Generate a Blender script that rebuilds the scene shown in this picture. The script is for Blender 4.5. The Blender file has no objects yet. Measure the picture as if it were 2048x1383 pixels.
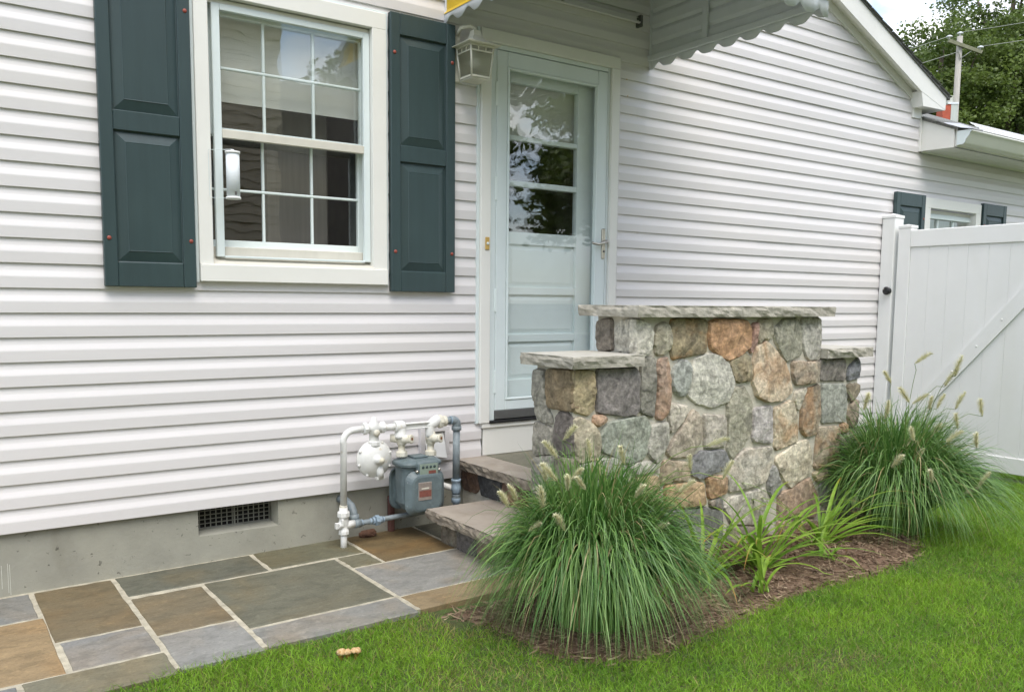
import bpy, bmesh, math, random
import numpy as np
from mathutils import Vector, Matrix, noise as mnoise
from mathutils.geometry import delaunay_2d_cdt
R = math.radians
random.seed(7); rng = np.random.default_rng(7)
scene = bpy.context.scene

# ------------------------------------------------------------------ camera, sky, sun, exposure
cam_d = bpy.data.cameras.new('camera'); cam = bpy.data.objects.new('camera', cam_d)
scene.collection.objects.link(cam); scene.camera = cam
cam_d.sensor_fit = 'HORIZONTAL'; cam_d.sensor_width = 36.0; cam_d.lens = 36.0 * 1720 / 2048
cam_d.shift_y = (782.7 - 691.5) / 2048; cam_d.clip_start = 0.05; cam_d.clip_end = 1500
yaw, pitch, roll = R(35.01), R(-5.97), R(0.55)
fw = Vector((math.sin(yaw) * math.cos(pitch), math.cos(yaw) * math.cos(pitch), math.sin(pitch)))
rt = Vector((math.cos(yaw), -math.sin(yaw), 0)); up = rt.cross(fw)
r2 = rt * math.cos(roll) + up * math.sin(roll); u2 = up * math.cos(roll) - rt * math.sin(roll)
m = Matrix.Identity(4)
for i in range(3):
    m[i][0] = r2[i]; m[i][1] = u2[i]; m[i][2] = -fw[i]
m.translation = Vector((0, -4.072, 1.235)); cam.matrix_world = m

SUN_EL, SUN_AZ = R(61), R(200)          # azimuth measured from +Y towards +X
world = bpy.data.worlds.new('World'); scene.world = world; world.use_nodes = True
nt = world.node_tree; nt.nodes.clear()
wo = nt.nodes.new('ShaderNodeOutputWorld'); bg = nt.nodes.new('ShaderNodeBackground')
sky = nt.nodes.new('ShaderNodeTexSky'); sky.sky_type = 'NISHITA'; sky.sun_disc = False
sky.sun_elevation = SUN_EL; sky.sun_rotation = SUN_AZ; sky.air_density = 1.0; sky.dust_density = 1.0
tc = nt.nodes.new('ShaderNodeTexCoord'); mp = nt.nodes.new('ShaderNodeMapping'); mp.inputs['Scale'].default_value = (1, 1, 2.6); mp.inputs['Location'].default_value = (.35, .2, .1)
nz = nt.nodes.new('ShaderNodeTexNoise'); nz.inputs['Scale'].default_value = 4.2; nz.inputs['Detail'].default_value = 7; nz.inputs['Roughness'].default_value = .58
cr = nt.nodes.new('ShaderNodeValToRGB'); cr.color_ramp.elements[0].position = .40; cr.color_ramp.elements[1].position = .62
mx = nt.nodes.new('ShaderNodeMix'); mx.data_type = 'RGBA'
nt.links.new(tc.outputs['Generated'], mp.inputs['Vector']); nt.links.new(mp.outputs['Vector'], nz.inputs['Vector'])
nt.links.new(nz.outputs['Fac'], cr.inputs['Fac']); nt.links.new(cr.outputs['Color'], mx.inputs['Factor'])
nt.links.new(sky.outputs['Color'], mx.inputs[6]); mx.inputs[7].default_value = (6.8, 6.85, 6.95, 1)
nt.links.new(mx.outputs[2], bg.inputs['Color']); bg.inputs['Strength'].default_value = 0.135
nt.links.new(bg.outputs['Background'], wo.inputs['Surface'])

sd = bpy.data.lights.new('sun', 'SUN'); sd.energy = 1.3; sd.angle = R(40); sd.color = (1, .955, .89)
sun = bpy.data.objects.new('sun', sd); scene.collection.objects.link(sun)
sdir = Vector((math.sin(SUN_AZ) * math.cos(SUN_EL), math.cos(SUN_AZ) * math.cos(SUN_EL), math.sin(SUN_EL)))
sun.rotation_euler = sdir.to_track_quat('Z', 'Y').to_euler(); sun.location = (6, -8, 14)
vs = scene.view_settings; vs.view_transform = 'Standard'; vs.look = 'None'; vs.gamma = 1; vs.use_curve_mapping = False
vs.exposure = 1.08
scene.cycles.max_bounces = 6; scene.cycles.diffuse_bounces = 3; scene.cycles.glossy_bounces = 3; scene.cycles.transmission_bounces = 4; scene.cycles.transparent_max_bounces = 10
scene.cycles.use_adaptive_sampling = True; scene.cycles.adaptive_threshold = .025
scene.cycles.use_denoising = True; scene.cycles.denoising_input_passes = 'RGB_ALBEDO_NORMAL'; scene.cycles.denoising_prefilter = 'ACCURATE'

# ------------------------------------------------------------------ materials
MATS = {}
def rgb(c): return (c[0], c[1], c[2], 1)
def mat(name, col, rough=.6, var=.08, scale=6., bump=0., bscale=60., col2=None, metal=0., spec=.5, stretch=(1, 1, 1), detail=6, objcol=False, attr=None, trans=0., bdist=.004):
    m = bpy.data.materials.new(name); m.use_nodes = True; n = m.node_tree.nodes; l = m.node_tree.links
    b = n['Principled BSDF']; b.inputs['Roughness'].default_value = rough; b.inputs['Metallic'].default_value = metal
    b.inputs['Specular IOR Level'].default_value = spec
    tc = n.new('ShaderNodeTexCoord'); mp = n.new('ShaderNodeMapping'); mp.inputs['Scale'].default_value = stretch
    l.new(tc.outputs['Object'], mp.inputs['Vector'])
    nz = n.new('ShaderNodeTexNoise'); nz.inputs['Scale'].default_value = scale; nz.inputs['Detail'].default_value = detail; nz.inputs['Roughness'].default_value = .62
    l.new(mp.outputs['Vector'], nz.inputs['Vector'])
    mix = n.new('ShaderNodeMix'); mix.data_type = 'RGBA'
    rp = n.new('ShaderNodeValToRGB'); rp.color_ramp.elements[0].position = .32; rp.color_ramp.elements[1].position = .68
    l.new(nz.outputs['Fac'], rp.inputs['Fac']); l.new(rp.outputs['Color'], mix.inputs['Factor'])
    if objcol or attr:
        if objcol: src = n.new('ShaderNodeObjectInfo'); so = src.outputs['Color']
        else: src = n.new('ShaderNodeAttribute'); src.attribute_name = attr; so = src.outputs['Color']
        for k, f in ((6, 1 - var), (7, 1 + var)):
            v = n.new('ShaderNodeVectorMath'); v.operation = 'SCALE'; v.inputs['Scale'].default_value = f
            l.new(so, v.inputs[0]); l.new(v.outputs['Vector'], mix.inputs[k])
    else:
        c2 = col2 or tuple(min(1, x * (1 + var)) for x in col)
        mix.inputs[6].default_value = rgb(tuple(x * (1 - var) for x in col) if not col2 else col); mix.inputs[7].default_value = rgb(c2)
    l.new(mix.outputs[2], b.inputs['Base Color'])
    if bump:
        bn = n.new('ShaderNodeTexNoise'); bn.inputs['Scale'].default_value = bscale; bn.inputs['Detail'].default_value = 5; bn.inputs['Roughness'].default_value = .65
        l.new(mp.outputs['Vector'], bn.inputs['Vector'])
        bp = n.new('ShaderNodeBump'); bp.inputs['Strength'].default_value = bump; bp.inputs['Distance'].default_value = bdist
        l.new(bn.outputs['Fac'], bp.inputs['Height']); l.new(bp.outputs['Normal'], b.inputs['Normal'])
    if trans:
        tr = n.new('ShaderNodeBsdfTranslucent'); ms = n.new('ShaderNodeMixShader'); ms.inputs['Fac'].default_value = trans
        l.new(mix.outputs[2], tr.inputs['Color']); l.new(b.outputs['BSDF'], ms.inputs[1]); l.new(tr.outputs['BSDF'], ms.inputs[2])
        l.new(ms.outputs['Shader'], n['Material Output'].inputs['Surface'])
    MATS[name] = m; return m
def glass_mat(name, wav=0.0, tint=(1, 1, 1), k=1.9, rough=0.0):
    m = bpy.data.materials.new(name); m.use_nodes = True; n = m.node_tree.nodes; l = m.node_tree.links
    n.remove(n['Principled BSDF'])
    fr = n.new('ShaderNodeLayerWeight'); fr.inputs['Blend'].default_value = .5
    pw = n.new('ShaderNodeMath'); pw.operation = 'POWER'; pw.inputs[1].default_value = 4.0; l.new(fr.outputs['Facing'], pw.inputs[0])
    mu = n.new('ShaderNodeMath'); mu.operation = 'MULTIPLY_ADD'; mu.inputs[1].default_value = .8; mu.inputs[2].default_value = .043 * k; mu.use_clamp = True
    t = n.new('ShaderNodeBsdfTransparent'); t.inputs['Color'].default_value = rgb(tint)
    g = n.new('ShaderNodeBsdfGlossy'); g.inputs['Roughness'].default_value = rough; ms = n.new('ShaderNodeMixShader')
    l.new(pw.outputs[0], mu.inputs[0]); l.new(mu.outputs[0], ms.inputs['Fac']); l.new(t.outputs[0], ms.inputs[1]); l.new(g.outputs[0], ms.inputs[2])
    l.new(ms.outputs[0], n['Material Output'].inputs['Surface'])
    if wav:
        tc = n.new('ShaderNodeTexCoord'); nz = n.new('ShaderNodeTexNoise'); nz.inputs['Scale'].default_value = 7; nz.inputs['Detail'].default_value = 1
        bp = n.new('ShaderNodeBump'); bp.inputs['Strength'].default_value = wav; bp.inputs['Distance'].default_value = .01
        l.new(tc.outputs['Object'], nz.inputs['Vector']); l.new(nz.outputs['Fac'], bp.inputs['Height']); l.new(bp.outputs['Normal'], g.inputs['Normal'])
    MATS[name] = m; return m
M = MATS
mat('vinyl', (.715, .690, .685), .45, .04, 1.2, .06, 90, stretch=(.25, 1, 3), bdist=.001)
mat('white_trim', (.80, .79, .74), .4, .03, 3)
mat('white_pvc', (.84, .84, .825), .35, .025, 2)
mat('white_metal', (.72, .79, .785), .35, .03, 3)
mat('white_paint', (.77, .845, .83), .4, .03, 4)
mat('stained_white', (.64, .61, .53), .5, .05, 12, stretch=(1, 1, .3))
mat('shutter_green', (.033, .058, .060), .42, .10, 5, .25, 160, stretch=(3, 3, .25), bdist=.0015)
mat('screw_red', (.28, .06, .04), .45, .1, 40)
mat('concrete', (.31, .305, .255), .9, .10, 5, .5, 70, bdist=.004)
mat('concrete_dark', (.22, .22, .19), .9, .18, 8, .4, 70)
mat('grout', (.42, .385, .295), .9, .28, 18, .6, 120)
mat('mortar', (.56, .53, .445), .9, .12, 14, .8, 90, bdist=.006)
mat('rock', (.4, .4, .4), .85, .42, 22, 1.0, 42, objcol=True, bdist=.012, detail=9)
mat('flagstone', (.3, .3, .3), .62, .13, 7, .55, 26, objcol=True, bdist=.005, stretch=(.6, 1.4, 1), detail=8)
mat('tread_stone', (.34, .295, .245), .75, .13, 6, .35, 60, bdist=.003)
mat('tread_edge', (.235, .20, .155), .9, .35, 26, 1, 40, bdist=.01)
mat('cap_stone', (.50, .48, .42), .8, .07, 9, .15, 70, bdist=.003)
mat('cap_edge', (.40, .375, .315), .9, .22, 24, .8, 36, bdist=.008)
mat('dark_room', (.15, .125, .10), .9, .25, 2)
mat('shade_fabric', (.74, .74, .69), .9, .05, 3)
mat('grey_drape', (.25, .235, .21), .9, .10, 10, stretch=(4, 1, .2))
mat('curtain', (.50, .52, .48), .9, .08, 12, stretch=(4, 1, .2))
mat('black_plastic', (.012, .012, .013), .35, .1, 10)
mat('nickel', (.52, .49, .43), .3, .08, 20, metal=1)
mat('dark_sweep', (.10, .10, .095), .5, .1, 20)
mat('brass', (.55, .36, .10), .4, .1, 20)
mat('lantern_cream', (.70, .68, .58), .4, .06, 20)
mat('bulb', (.82, .82, .78), .25, .03, 5)
glass_mat('pane_glass', .05, (.96, .97, .96), 3.8)
glass_mat('storm_glass', .012, (.985, .995, .99), 2.2)
glass_mat('lamp_glass', .03, (.86, .86, .80), 1.4)
lm = M['lamp_glass'].node_tree; lo = lm.nodes['Material Output']; l0 = lo.inputs['Surface'].links[0].from_socket
df = lm.nodes.new('ShaderNodeBsdfTranslucent'); df.inputs['Color'].default_value = (.75, .75, .68, 1); lx_ = lm.nodes.new('ShaderNodeMixShader'); lx_.inputs['Fac'].default_value = .45
lm.links.new(l0, lx_.inputs[1]); lm.links.new(df.outputs[0], lx_.inputs[2]); lm.links.new(lx_.outputs[0], lo.inputs['Surface'])
mat('awning_yellow', (.70, .46, .015), .35, .06, 6)
mat('awning_white', (.72, .74, .77), .35, .04, 6)
mat('awning_grey', (.40, .41, .38), .5, .06, 6)
mat('meter_grey', (.125, .165, .175), .45, .16, 14, .15, 120)
mat('pipe_grey', (.20, .235, .25), .5, .18, 20, .1, 150)
mat('pipe_blue', (.27, .35, .42), .45, .15, 30)
mat('pipe_white', (.72, .72, .69), .5, .08, 16)
mat('pipe_white_matte', (.76, .80, .82), .75, .04, 12)
mat('pipe_cream', (.60, .56, .43), .6, .25, 26, col2=(.70, .68, .60))
mat('rust', (.20, .075, .025), .9, .3, 60)
mat('index_green', (.24, .30, .25), .4, .08, 30)
mat('red_label', (.21, .075, .058), .5, .15, 60)
mat('plate_metal', (.36, .31, .28), .4, .15, 60, metal=.4)
mat('dark_hole', (.01, .01, .01), .9, .05, 5)
mat('brick_red', (.11, .05, .04), .9, .2, 20, .5, 60)
mat('chimney_red', (.42, .09, .05), .85, .2, 3)
mat('shingle', (.14, .14, .135), .95, .35, 60, .8, 140)
mat('shingle_darkened', (.18, .18, .165), .95, .3, 60, .8, 140)  # wing shingles darkened to stand in for the gutter's shade behind the guard
mat('flashing_grey', (.46, .47, .50), .45, .06, 6)
mat('gutter_white', (.78, .78, .70), .35, .03, 4)
mat('lawn_soil', (.07, .12, .022), .95, .3, 14, .8, 60, col2=(.055, .06, .02))
mat('mulch', (.14, .084, .052), .95, .4, 28, 1, 60, col2=(.23, .15, .098), bdist=.012)
mat('mulch_chip', (.2, .13, .09), .9, .25, 40, attr='tint')
mat('lawn_blade', (.1, .2, .03), .55, .1, 30, attr='tint', trans=.35, spec=.3)
mat('fountain_blade', (.06, .14, .03), .42, .12, 20, attr='tint', trans=.25, spec=.5)
mat('plume', (.80, .77, .54), .8, .15, 60, trans=.3)
mat('plume_stem', (.18, .24, .07), .6, .1, 30)
mat('lily_leaf', (.16, .30, .03), .42, .18, 20, attr='tint', trans=.35)
mat('bark', (.10, .08, .06), .95, .3, 10, .8, 30, stretch=(1, 1, .3))
mat('tree_leaf', (.06, .11, .02), .5, .15, 3, attr='tint', trans=.4)
mat('pole_wood', (.36, .34, .30), .9, .2, 8, stretch=(6, 6, .3))
mat('arm_wood', (.20, .20, .13), .9, .25, 8)
mat('wire', (.30, .31, .28), .6, .05, 3)
mat('mushroom', (.50, .27, .09), .85, .35, 110, 1, 160, col2=(.74, .56, .32), bdist=.006)
mat('mushroom_brown', (.30, .13, .03), .9, .3, 60)
mat('neighbour_siding', (.56, .48, .35), .6, .06, 3)
mat('taupe_wall', (.24, .21, .18), .8, .06, 2)
mat('drip_white', (.62, .62, .55), .8, .1, 8)
mat('dry_leaf', (.36, .17, .06), .8, .3, 30)

def mottle(name, tint, sc, lo, hi, fac, sc2=(1, 1, 1)):
    t = M[name].node_tree; n = t.nodes; l = t.links; b = n['Principled BSDF']; src = b.inputs['Base Color'].links[0].from_socket
    tc = n.new('ShaderNodeTexCoord'); mp = n.new('ShaderNodeMapping'); mp.inputs['Scale'].default_value = sc2; mp.inputs['Location'].default_value = (3.1, 1.7, .4); l.new(tc.outputs['Object'], mp.inputs['Vector'])
    z = n.new('ShaderNodeTexNoise'); z.inputs['Scale'].default_value = sc; z.inputs['Detail'].default_value = 6; z.inputs['Distortion'].default_value = .7; l.new(mp.outputs['Vector'], z.inputs['Vector'])
    r = n.new('ShaderNodeMapRange'); r.inputs['From Min'].default_value = lo; r.inputs['From Max'].default_value = hi; r.inputs['To Max'].default_value = fac; l.new(z.outputs['Fac'], r.inputs['Value'])
    m = n.new('ShaderNodeVectorMath'); m.operation = 'MULTIPLY'; m.inputs[1].default_value = tint; l.new(src, m.inputs[0])
    x = n.new('ShaderNodeMix'); x.data_type = 'RGBA'; l.new(r.outputs['Result'], x.inputs['Factor']); l.new(src, x.inputs[6]); l.new(m.outputs['Vector'], x.inputs[7]); l.new(x.outputs[2], b.inputs['Base Color'])
mottle('flagstone', (1.18, 1.0, .80), 2.6, .48, .66, .7); mottle('flagstone', (.76, .77, .76), 14, .50, .62, .75, (.8, 1.2, 1)); mottle('flagstone', (1.25, 1.25, 1.23), 38, .56, .66, .75); mottle('flagstone', (.80, .80, .80), 90, .52, .62, .7); mottle('flagstone', (.55, .53, .5), 70, .66, .74, .7)
mottle('vinyl', (.93, .925, .90), 1.1, .5, .72, .8, (.4, 1, 2.5)); mottle('white_pvc', (.95, .95, .92), 2.5, .5, .72, .8, (1, 1, .4)); mottle('pipe_white', (.86, .76, .58), 30, .64, .72, .7); mottle('meter_grey', (1.5, 1.45, 1.4), 30, .60, .70, .6); mottle('meter_grey', (.7, .7, .7), 8, .5, .7, .8); mottle('pipe_grey', (1.35, 1.35, 1.35), 24, .55, .68, .7); mottle('shutter_green', (1.22, 1.18, 1.14), 3, .5, .72, .8, (1, 1, .4)); mottle('concrete', (.72, .71, .68), 3.2, .56, .74, .6); mottle('concrete', (.38, .37, .36), 46, .66, .72, .9); mottle('concrete', (1.12, 1.11, 1.08), 2.0, .5, .7, .6)
mottle('tread_stone', (.82, .80, .76), 7, .5, .7, .8); mottle('cap_stone', (.85, .83, .78), 8, .5, .7, .8); mottle('lawn_soil', (1.3, .9, .8), 3, .5, .7, .8)

# ------------------------------------------------------------------ builders
ROOTLOC = {}
def props(o, label=None, cat=None, group=None, kind=None):
    if label: o['label'] = label
    if cat: o['category'] = cat
    if group: o['group'] = group
    if kind: o['kind'] = kind
    return o
def link(o, parent=None):
    scene.collection.objects.link(o)
    if parent: o.parent = parent
    return o
def root(name, loc, label, cat, group=None):
    o = bpy.data.objects.new(name, None); o.empty_display_size = .1; o.location = loc
    scene.collection.objects.link(o); ROOTLOC[o.name] = Vector(loc)
    return props(o, label, cat, group)
def base_of(parent):
    while parent is not None:
        if parent.name in ROOTLOC: return ROOTLOC[parent.name]
        parent = parent.parent
    return Vector((0, 0, 0))
def mesh(name, verts, faces, mt, parent=None, smooth=False, mats=None, fmat=None):
    b = base_of(parent); me = bpy.data.meshes.new(name)
    me.from_pydata([(v[0] - b.x, v[1] - b.y, v[2] - b.z) for v in verts], [], faces)
    for q in (mats or [mt]): me.materials.append(M[q])
    if fmat is not None: me.polygons.foreach_set('material_index', fmat)
    if smooth: me.polygons.foreach_set('use_smooth', [True] * len(me.polygons))
    me.update(); o = bpy.data.objects.new(name, me); return link(o, parent)
def bm_obj(name, bm, mt, parent=None, smooth=False, mats=None):
    b = base_of(parent); bmesh.ops.translate(bm, verts=bm.verts, vec=-b)
    bmesh.ops.recalc_face_normals(bm, faces=bm.faces)
    me = bpy.data.meshes.new(name); bm.to_mesh(me); bm.free()
    for q in (mats or [mt]): me.materials.append(M[q])
    if smooth: me.polygons.foreach_set('use_smooth', [True] * len(me.polygons))
    return link(bpy.data.objects.new(name, me), parent)
def bm_box(bm, x0, x1, y0, y1, z0, z1, bev=0, mi=0, M4=None):
    vs = [bm.verts.new((x, y, z)) for z in (z0, z1) for y in (y0, y1) for x in (x0, x1)]
    fs = [bm.faces.new([vs[i] for i in f]) for f in ((0, 2, 3, 1), (4, 5, 7, 6), (0, 1, 5, 4), (2, 6, 7, 3), (0, 4, 6, 2), (1, 3, 7, 5))]
    for f in fs: f.material_index = mi
    if bev:
        es = list({e for f in fs for e in f.edges})
        r = bmesh.ops.bevel(bm, geom=es, offset=bev, segments=1, affect='EDGES', profile=.5)
        for f in r['faces']: f.material_index = mi
    return vs
def box(name, x0, x1, y0, y1, z0, z1, mt, parent=None, bev=.002):
    bm = bmesh.new(); bm_box(bm, x0, x1, y0, y1, z0, z1, bev); return bm_obj(name, bm, mt, parent)
def bm_tube(bm, pts, rad, seg=14, cap=True, mi=0):
    pts = [Vector(p) for p in pts]; n = len(pts); rads = rad if isinstance(rad, (list, tuple)) else [rad] * n
    rings = []; prev = None
    for i, p in enumerate(pts):
        t = (pts[min(i + 1, n - 1)] - pts[max(i - 1, 0)])
        if t.length < 1e-9: t = Vector((0, 0, 1))
        t.normalize()
        a = prev - t * prev.dot(t) if prev is not None else None
        if a is None or a.length < 1e-4: a = t.orthogonal()
        a.normalize(); prev = a; c = t.cross(a)
        rings.append([bm.verts.new(p + (a * math.cos(2 * math.pi * k / seg) + c * math.sin(2 * math.pi * k / seg)) * rads[i]) for k in range(seg)])
    for i in range(n - 1):
        for k in range(seg):
            f = bm.faces.new((rings[i][k], rings[i][(k + 1) % seg], rings[i + 1][(k + 1) % seg], rings[i + 1][k])); f.material_index = mi; f.smooth = True
    if cap:
        f = bm.faces.new(rings[0][::-1]); f.material_index = mi; f = bm.faces.new(rings[-1]); f.material_index = mi
def tube(name, pts, rad, mt, parent=None, seg=14):
    bm = bmesh.new(); bm_tube(bm, pts, rad, seg); return bm_obj(name, bm, mt, parent)
def arc(c, r, a0, a1, ax, ay, n=8):
    c = Vector(c); ax = Vector(ax); ay = Vector(ay)
    return [c + ax * r * math.cos(a0 + (a1 - a0) * i / n) + ay * r * math.sin(a0 + (a1 - a0) * i / n) for i in range(n + 1)]
def bm_lathe(bm, c, axis, prof, seg=24, mi=0):
    """prof: (distance along axis, radius)"""
    axis = Vector(axis).normalized(); a = axis.orthogonal().normalized(); b = axis.cross(a); c = Vector(c); rings = []
    for d, r in prof:
        rings.append([bm.verts.new(c + axis * d + (a * math.cos(2 * math.pi * k / seg) + b * math.sin(2 * math.pi * k / seg)) * max(r, 1e-4)) for k in range(seg)])
    for i in range(len(rings) - 1):
        for k in range(seg):
            f = bm.faces.new((rings[i][k], rings[i][(k + 1) % seg], rings[i + 1][(k + 1) % seg], rings[i + 1][k])); f.smooth = True; f.material_index = mi
    bm.faces.new(rings[0][::-1]).material_index = mi; bm.faces.new(rings[-1]).material_index = mi
def nut(name, c, axis, r, h, mt, parent, seg=6):
    bm = bmesh.new(); bm_lathe(bm, c, axis, [(0, r * .92), (h * .12, r), (h * .88, r), (h, r * .92)], seg)
    for f in bm.faces: f.smooth = False
    return bm_obj(name, bm, mt, parent)
def lathe(name, c, axis, prof, mt, parent=None, seg=24):
    bm = bmesh.new(); bm_lathe(bm, c, axis, prof, seg); return bm_obj(name, bm, mt, parent)
def copy_obj(o, parent=None):
    c = o.copy(); scene.collection.objects.link(c)
    if parent is not None: c.parent = parent
    return c
def rough_slab(name, x0, x1, y0, y1, z0, z1, parent, seed, top, edge, sides, amp=.012, step=.03):
    """stone slab with a sawn top and rock-faced (chipped) edges on the given sides: 'L','R','F','B'"""
    rnd = random.Random(seed); ring = []
    def seg(a, b, side):
        n = max(2, int((Vector(b) - Vector(a)).length / step)); return [(Vector(a).lerp(Vector(b), i / n), side) for i in range(n)]
    ring = seg((x0, y0, 0), (x1, y0, 0), 'F') + seg((x1, y0, 0), (x1, y1, 0), 'R') + seg((x1, y1, 0), (x0, y1, 0), 'B') + seg((x0, y1, 0), (x0, y0, 0), 'L')
    nrm = dict(F=Vector((0, -1, 0)), R=Vector((1, 0, 0)), B=Vector((0, 1, 0)), L=Vector((-1, 0, 0)))
    lev = [(z1, -.004), (z1 - .006, .0), (z0 + (z1 - z0) * .62, .4), (z0 + (z1 - z0) * .3, .1), (z0, -.2)]
    vs = []; n = len(ring)
    for li, (z, k) in enumerate(lev):
        for p, s in ring:
            out = 0
            if s in sides:
                nv = mnoise.noise(Vector((p.x * 14 + seed * 3.1, p.y * 14, z * 30)))
                out = amp * (k * .6 + (nv * .9 + rnd.uniform(-.25, .25)) * (0.15 if li == 0 else 1)) - amp * .3
            dz = rnd.uniform(-.003, .003) if 0 < li < 4 else 0
            q = p + nrm[s] * out; vs.append((q.x, q.y, z + dz))
    fs = []; fm = []
    for li in range(4):
        for i in range(n):
            j = (i + 1) % n; fs.append((li * n + i, (li + 1) * n + i, (li + 1) * n + j, li * n + j)); fm.append(1)
    fs.append(tuple(range(n))); fm.append(0); fs.append(tuple(range(4 * n, 5 * n))[::-1]); fm.append(1)
    return mesh(name, vs, fs, None, parent, mats=[top, edge], fmat=fm)

# ------------------------------------------------------------------ ground: lawn, mulch bed, patio
MULCH = [(1.62, -1.14), (1.70, -1.30), (1.76, -1.50), (1.78, -1.70), (1.86, -1.84), (2.0, -1.93), (2.2, -1.95), (2.45, -1.90), (2.75, -1.84), (3.05, -1.80),
         (3.4, -1.80), (3.75, -1.84), (4.05, -1.82), (4.3, -1.72), (4.55, -1.55), (4.75, -1.35), (4.9, -1.1), (4.7, -.9), (4.4, -.85), (2.4, -.9), (2.1, -1.1)]
def inpoly(x, y, poly):
    c = np.zeros(np.shape(x), bool); n = len(poly)
    for i in range(n):
        xa, ya = poly[i]; xb, yb = poly[i - 1]
        cond = ((ya > y) != (yb > y)) & (x < (xb - xa) * (y - ya) / (yb - ya + 1e-12) + xa); c ^= cond
    return c
def ground_z(x, y): return -.028 + .006 * np.sin(x * 2.1 + y) + .005 * np.sin(y * 3.3 - x * .7)
xs = np.concatenate([[-300, -80, -20, -6], np.arange(-2, 8.01, .25), [12, 25, 90, 300]]); ys = np.concatenate([[-300, -80, -20, -8], np.arange(-5, .26, .25), [2, 10, 40, 120, 300]])
V = []; Fc = []
for y in ys:
    for x in xs: V.append((x, y, float(ground_z(x, y)) if -3 < x < 9 and -6 < y < 1 else -.03))
nx = len(xs)
for j in range(len(ys) - 1):
    for i in range(nx - 1): Fc.append((j * nx + i, j * nx + i + 1, (j + 1) * nx + i + 1, (j + 1) * nx + i))
lawn = props(mesh('lawn', V, Fc, 'lawn_soil', smooth=True), 'green lawn in front of the patio and planting bed', None, None, 'structure')

# mulch bed: gently mounded sheet
V = []; Fc = []; idx = {}
gx = np.arange(1.40, 5.61, .05); gy = np.arange(-2.15, -.8, .05)
MX, MY = np.meshgrid(gx, gy); ins = inpoly(MX, MY, MULCH)
MB_ = [Vector((a, b)) for a, b in MULCH]
def mulch_z(x, y):
    p = Vector((x, y)); d = 9.
    for i in range(len(MB_)):
        a, b = MB_[i - 1], MB_[i]; ab = b - a; t = max(0, min(1, (p - a).dot(ab) / ab.length_squared)); d = min(d, (a + ab * t - p).length)
    d = min(1, d / .22); return -.034 + .05 * d + .018 * d * mnoise.noise(Vector((x * 5, y * 5, 0))) + (.004 + .010 * d) * mnoise.noise(Vector((x * 17, y * 17, 3)))
for j in range(len(gy)):
    for i in range(len(gx)):
        idx[i, j] = len(V); V.append((gx[i], gy[j], mulch_z(gx[i], gy[j]) if ins[j, i] else -.04))
for j in range(len(gy) - 1):
    for i in range(len(gx) - 1):
        if ins[j, i] or ins[j + 1, i] or ins[j, i + 1] or ins[j + 1, i + 1]: Fc.append((idx[i, j], idx[i + 1, j], idx[i + 1, j + 1], idx[i, j + 1]))
props(mesh('mulch_bed', V, Fc, 'mulch', smooth=True), 'brown bark mulch bed along the stone wall', None, None, 'structure')

def strips(name, P, D, Wd, Lh, bend, tint, mt, kind=None, parent=None, nseg=2):
    """many flat blades in one mesh; P roots, D unit direction, Wd width, Lh length, bend vector at the tip"""
    n = len(P); b = np.array(base_of(parent)); P = P - b
    side = np.cross(D, rng.normal(size=(n, 3))); side /= np.linalg.norm(side, axis=1)[:, None]
    vs = np.zeros((n, 2 * nseg + 1, 3))
    for s in range(nseg):
        t = s / nseg; c = P + D * (Lh * t)[:, None] + bend * (t * t); w = (Wd * (1 - .45 * t))[:, None] * .5
        vs[:, 2 * s] = c - side * w; vs[:, 2 * s + 1] = c + side * w
    vs[:, -1] = P + D * Lh[:, None] + bend
    k = 2 * nseg + 1; base = (np.arange(n) * k)[:, None]
    fl = []; sizes = []
    quads = np.concatenate([base + np.array([[2 * s, 2 * s + 1, 2 * s + 3, 2 * s + 2]]) for s in range(nseg - 1)], 0) if nseg > 1 else np.zeros((0, 4), int)
    tris = base + np.array([[2 * nseg - 2, 2 * nseg - 1, 2 * nseg]])
    return np_mesh(name, vs.reshape(-1, 3), quads, tris, np.repeat(tint, k, 0), mt, parent, kind)
def np_mesh(name, vs, quads, tris, tint, mt, parent=None, kind=None):
    me = bpy.data.meshes.new(name); me.vertices.add(len(vs)); me.vertices.foreach_set('co', np.ascontiguousarray(vs, np.float32).ravel())
    nl = quads.size + tris.size; me.loops.add(nl); me.loops.foreach_set('vertex_index', np.concatenate([quads.ravel(), tris.ravel()]).astype(np.int32))
    nq, ntr = len(quads), len(tris); me.polygons.add(nq + ntr)
    st = np.concatenate([np.arange(nq) * 4, nq * 4 + np.arange(ntr) * 3]).astype(np.int32); me.polygons.foreach_set('loop_start', st)
    me.materials.append(M[mt])
    if tint is not None:
        a = me.attributes.new('tint', 'FLOAT_COLOR', 'POINT'); a.data.foreach_set('color', np.concatenate([tint, np.ones((len(tint), 1))], 1).astype(np.float32).ravel())
    me.update(calc_edges=True); me.validate()
    me.polygons.foreach_set('use_smooth', [True] * len(me.polygons))
    o = bpy.data.objects.new(name, me); link(o, parent)
    if kind: o['kind'] = kind
    return o

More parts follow.
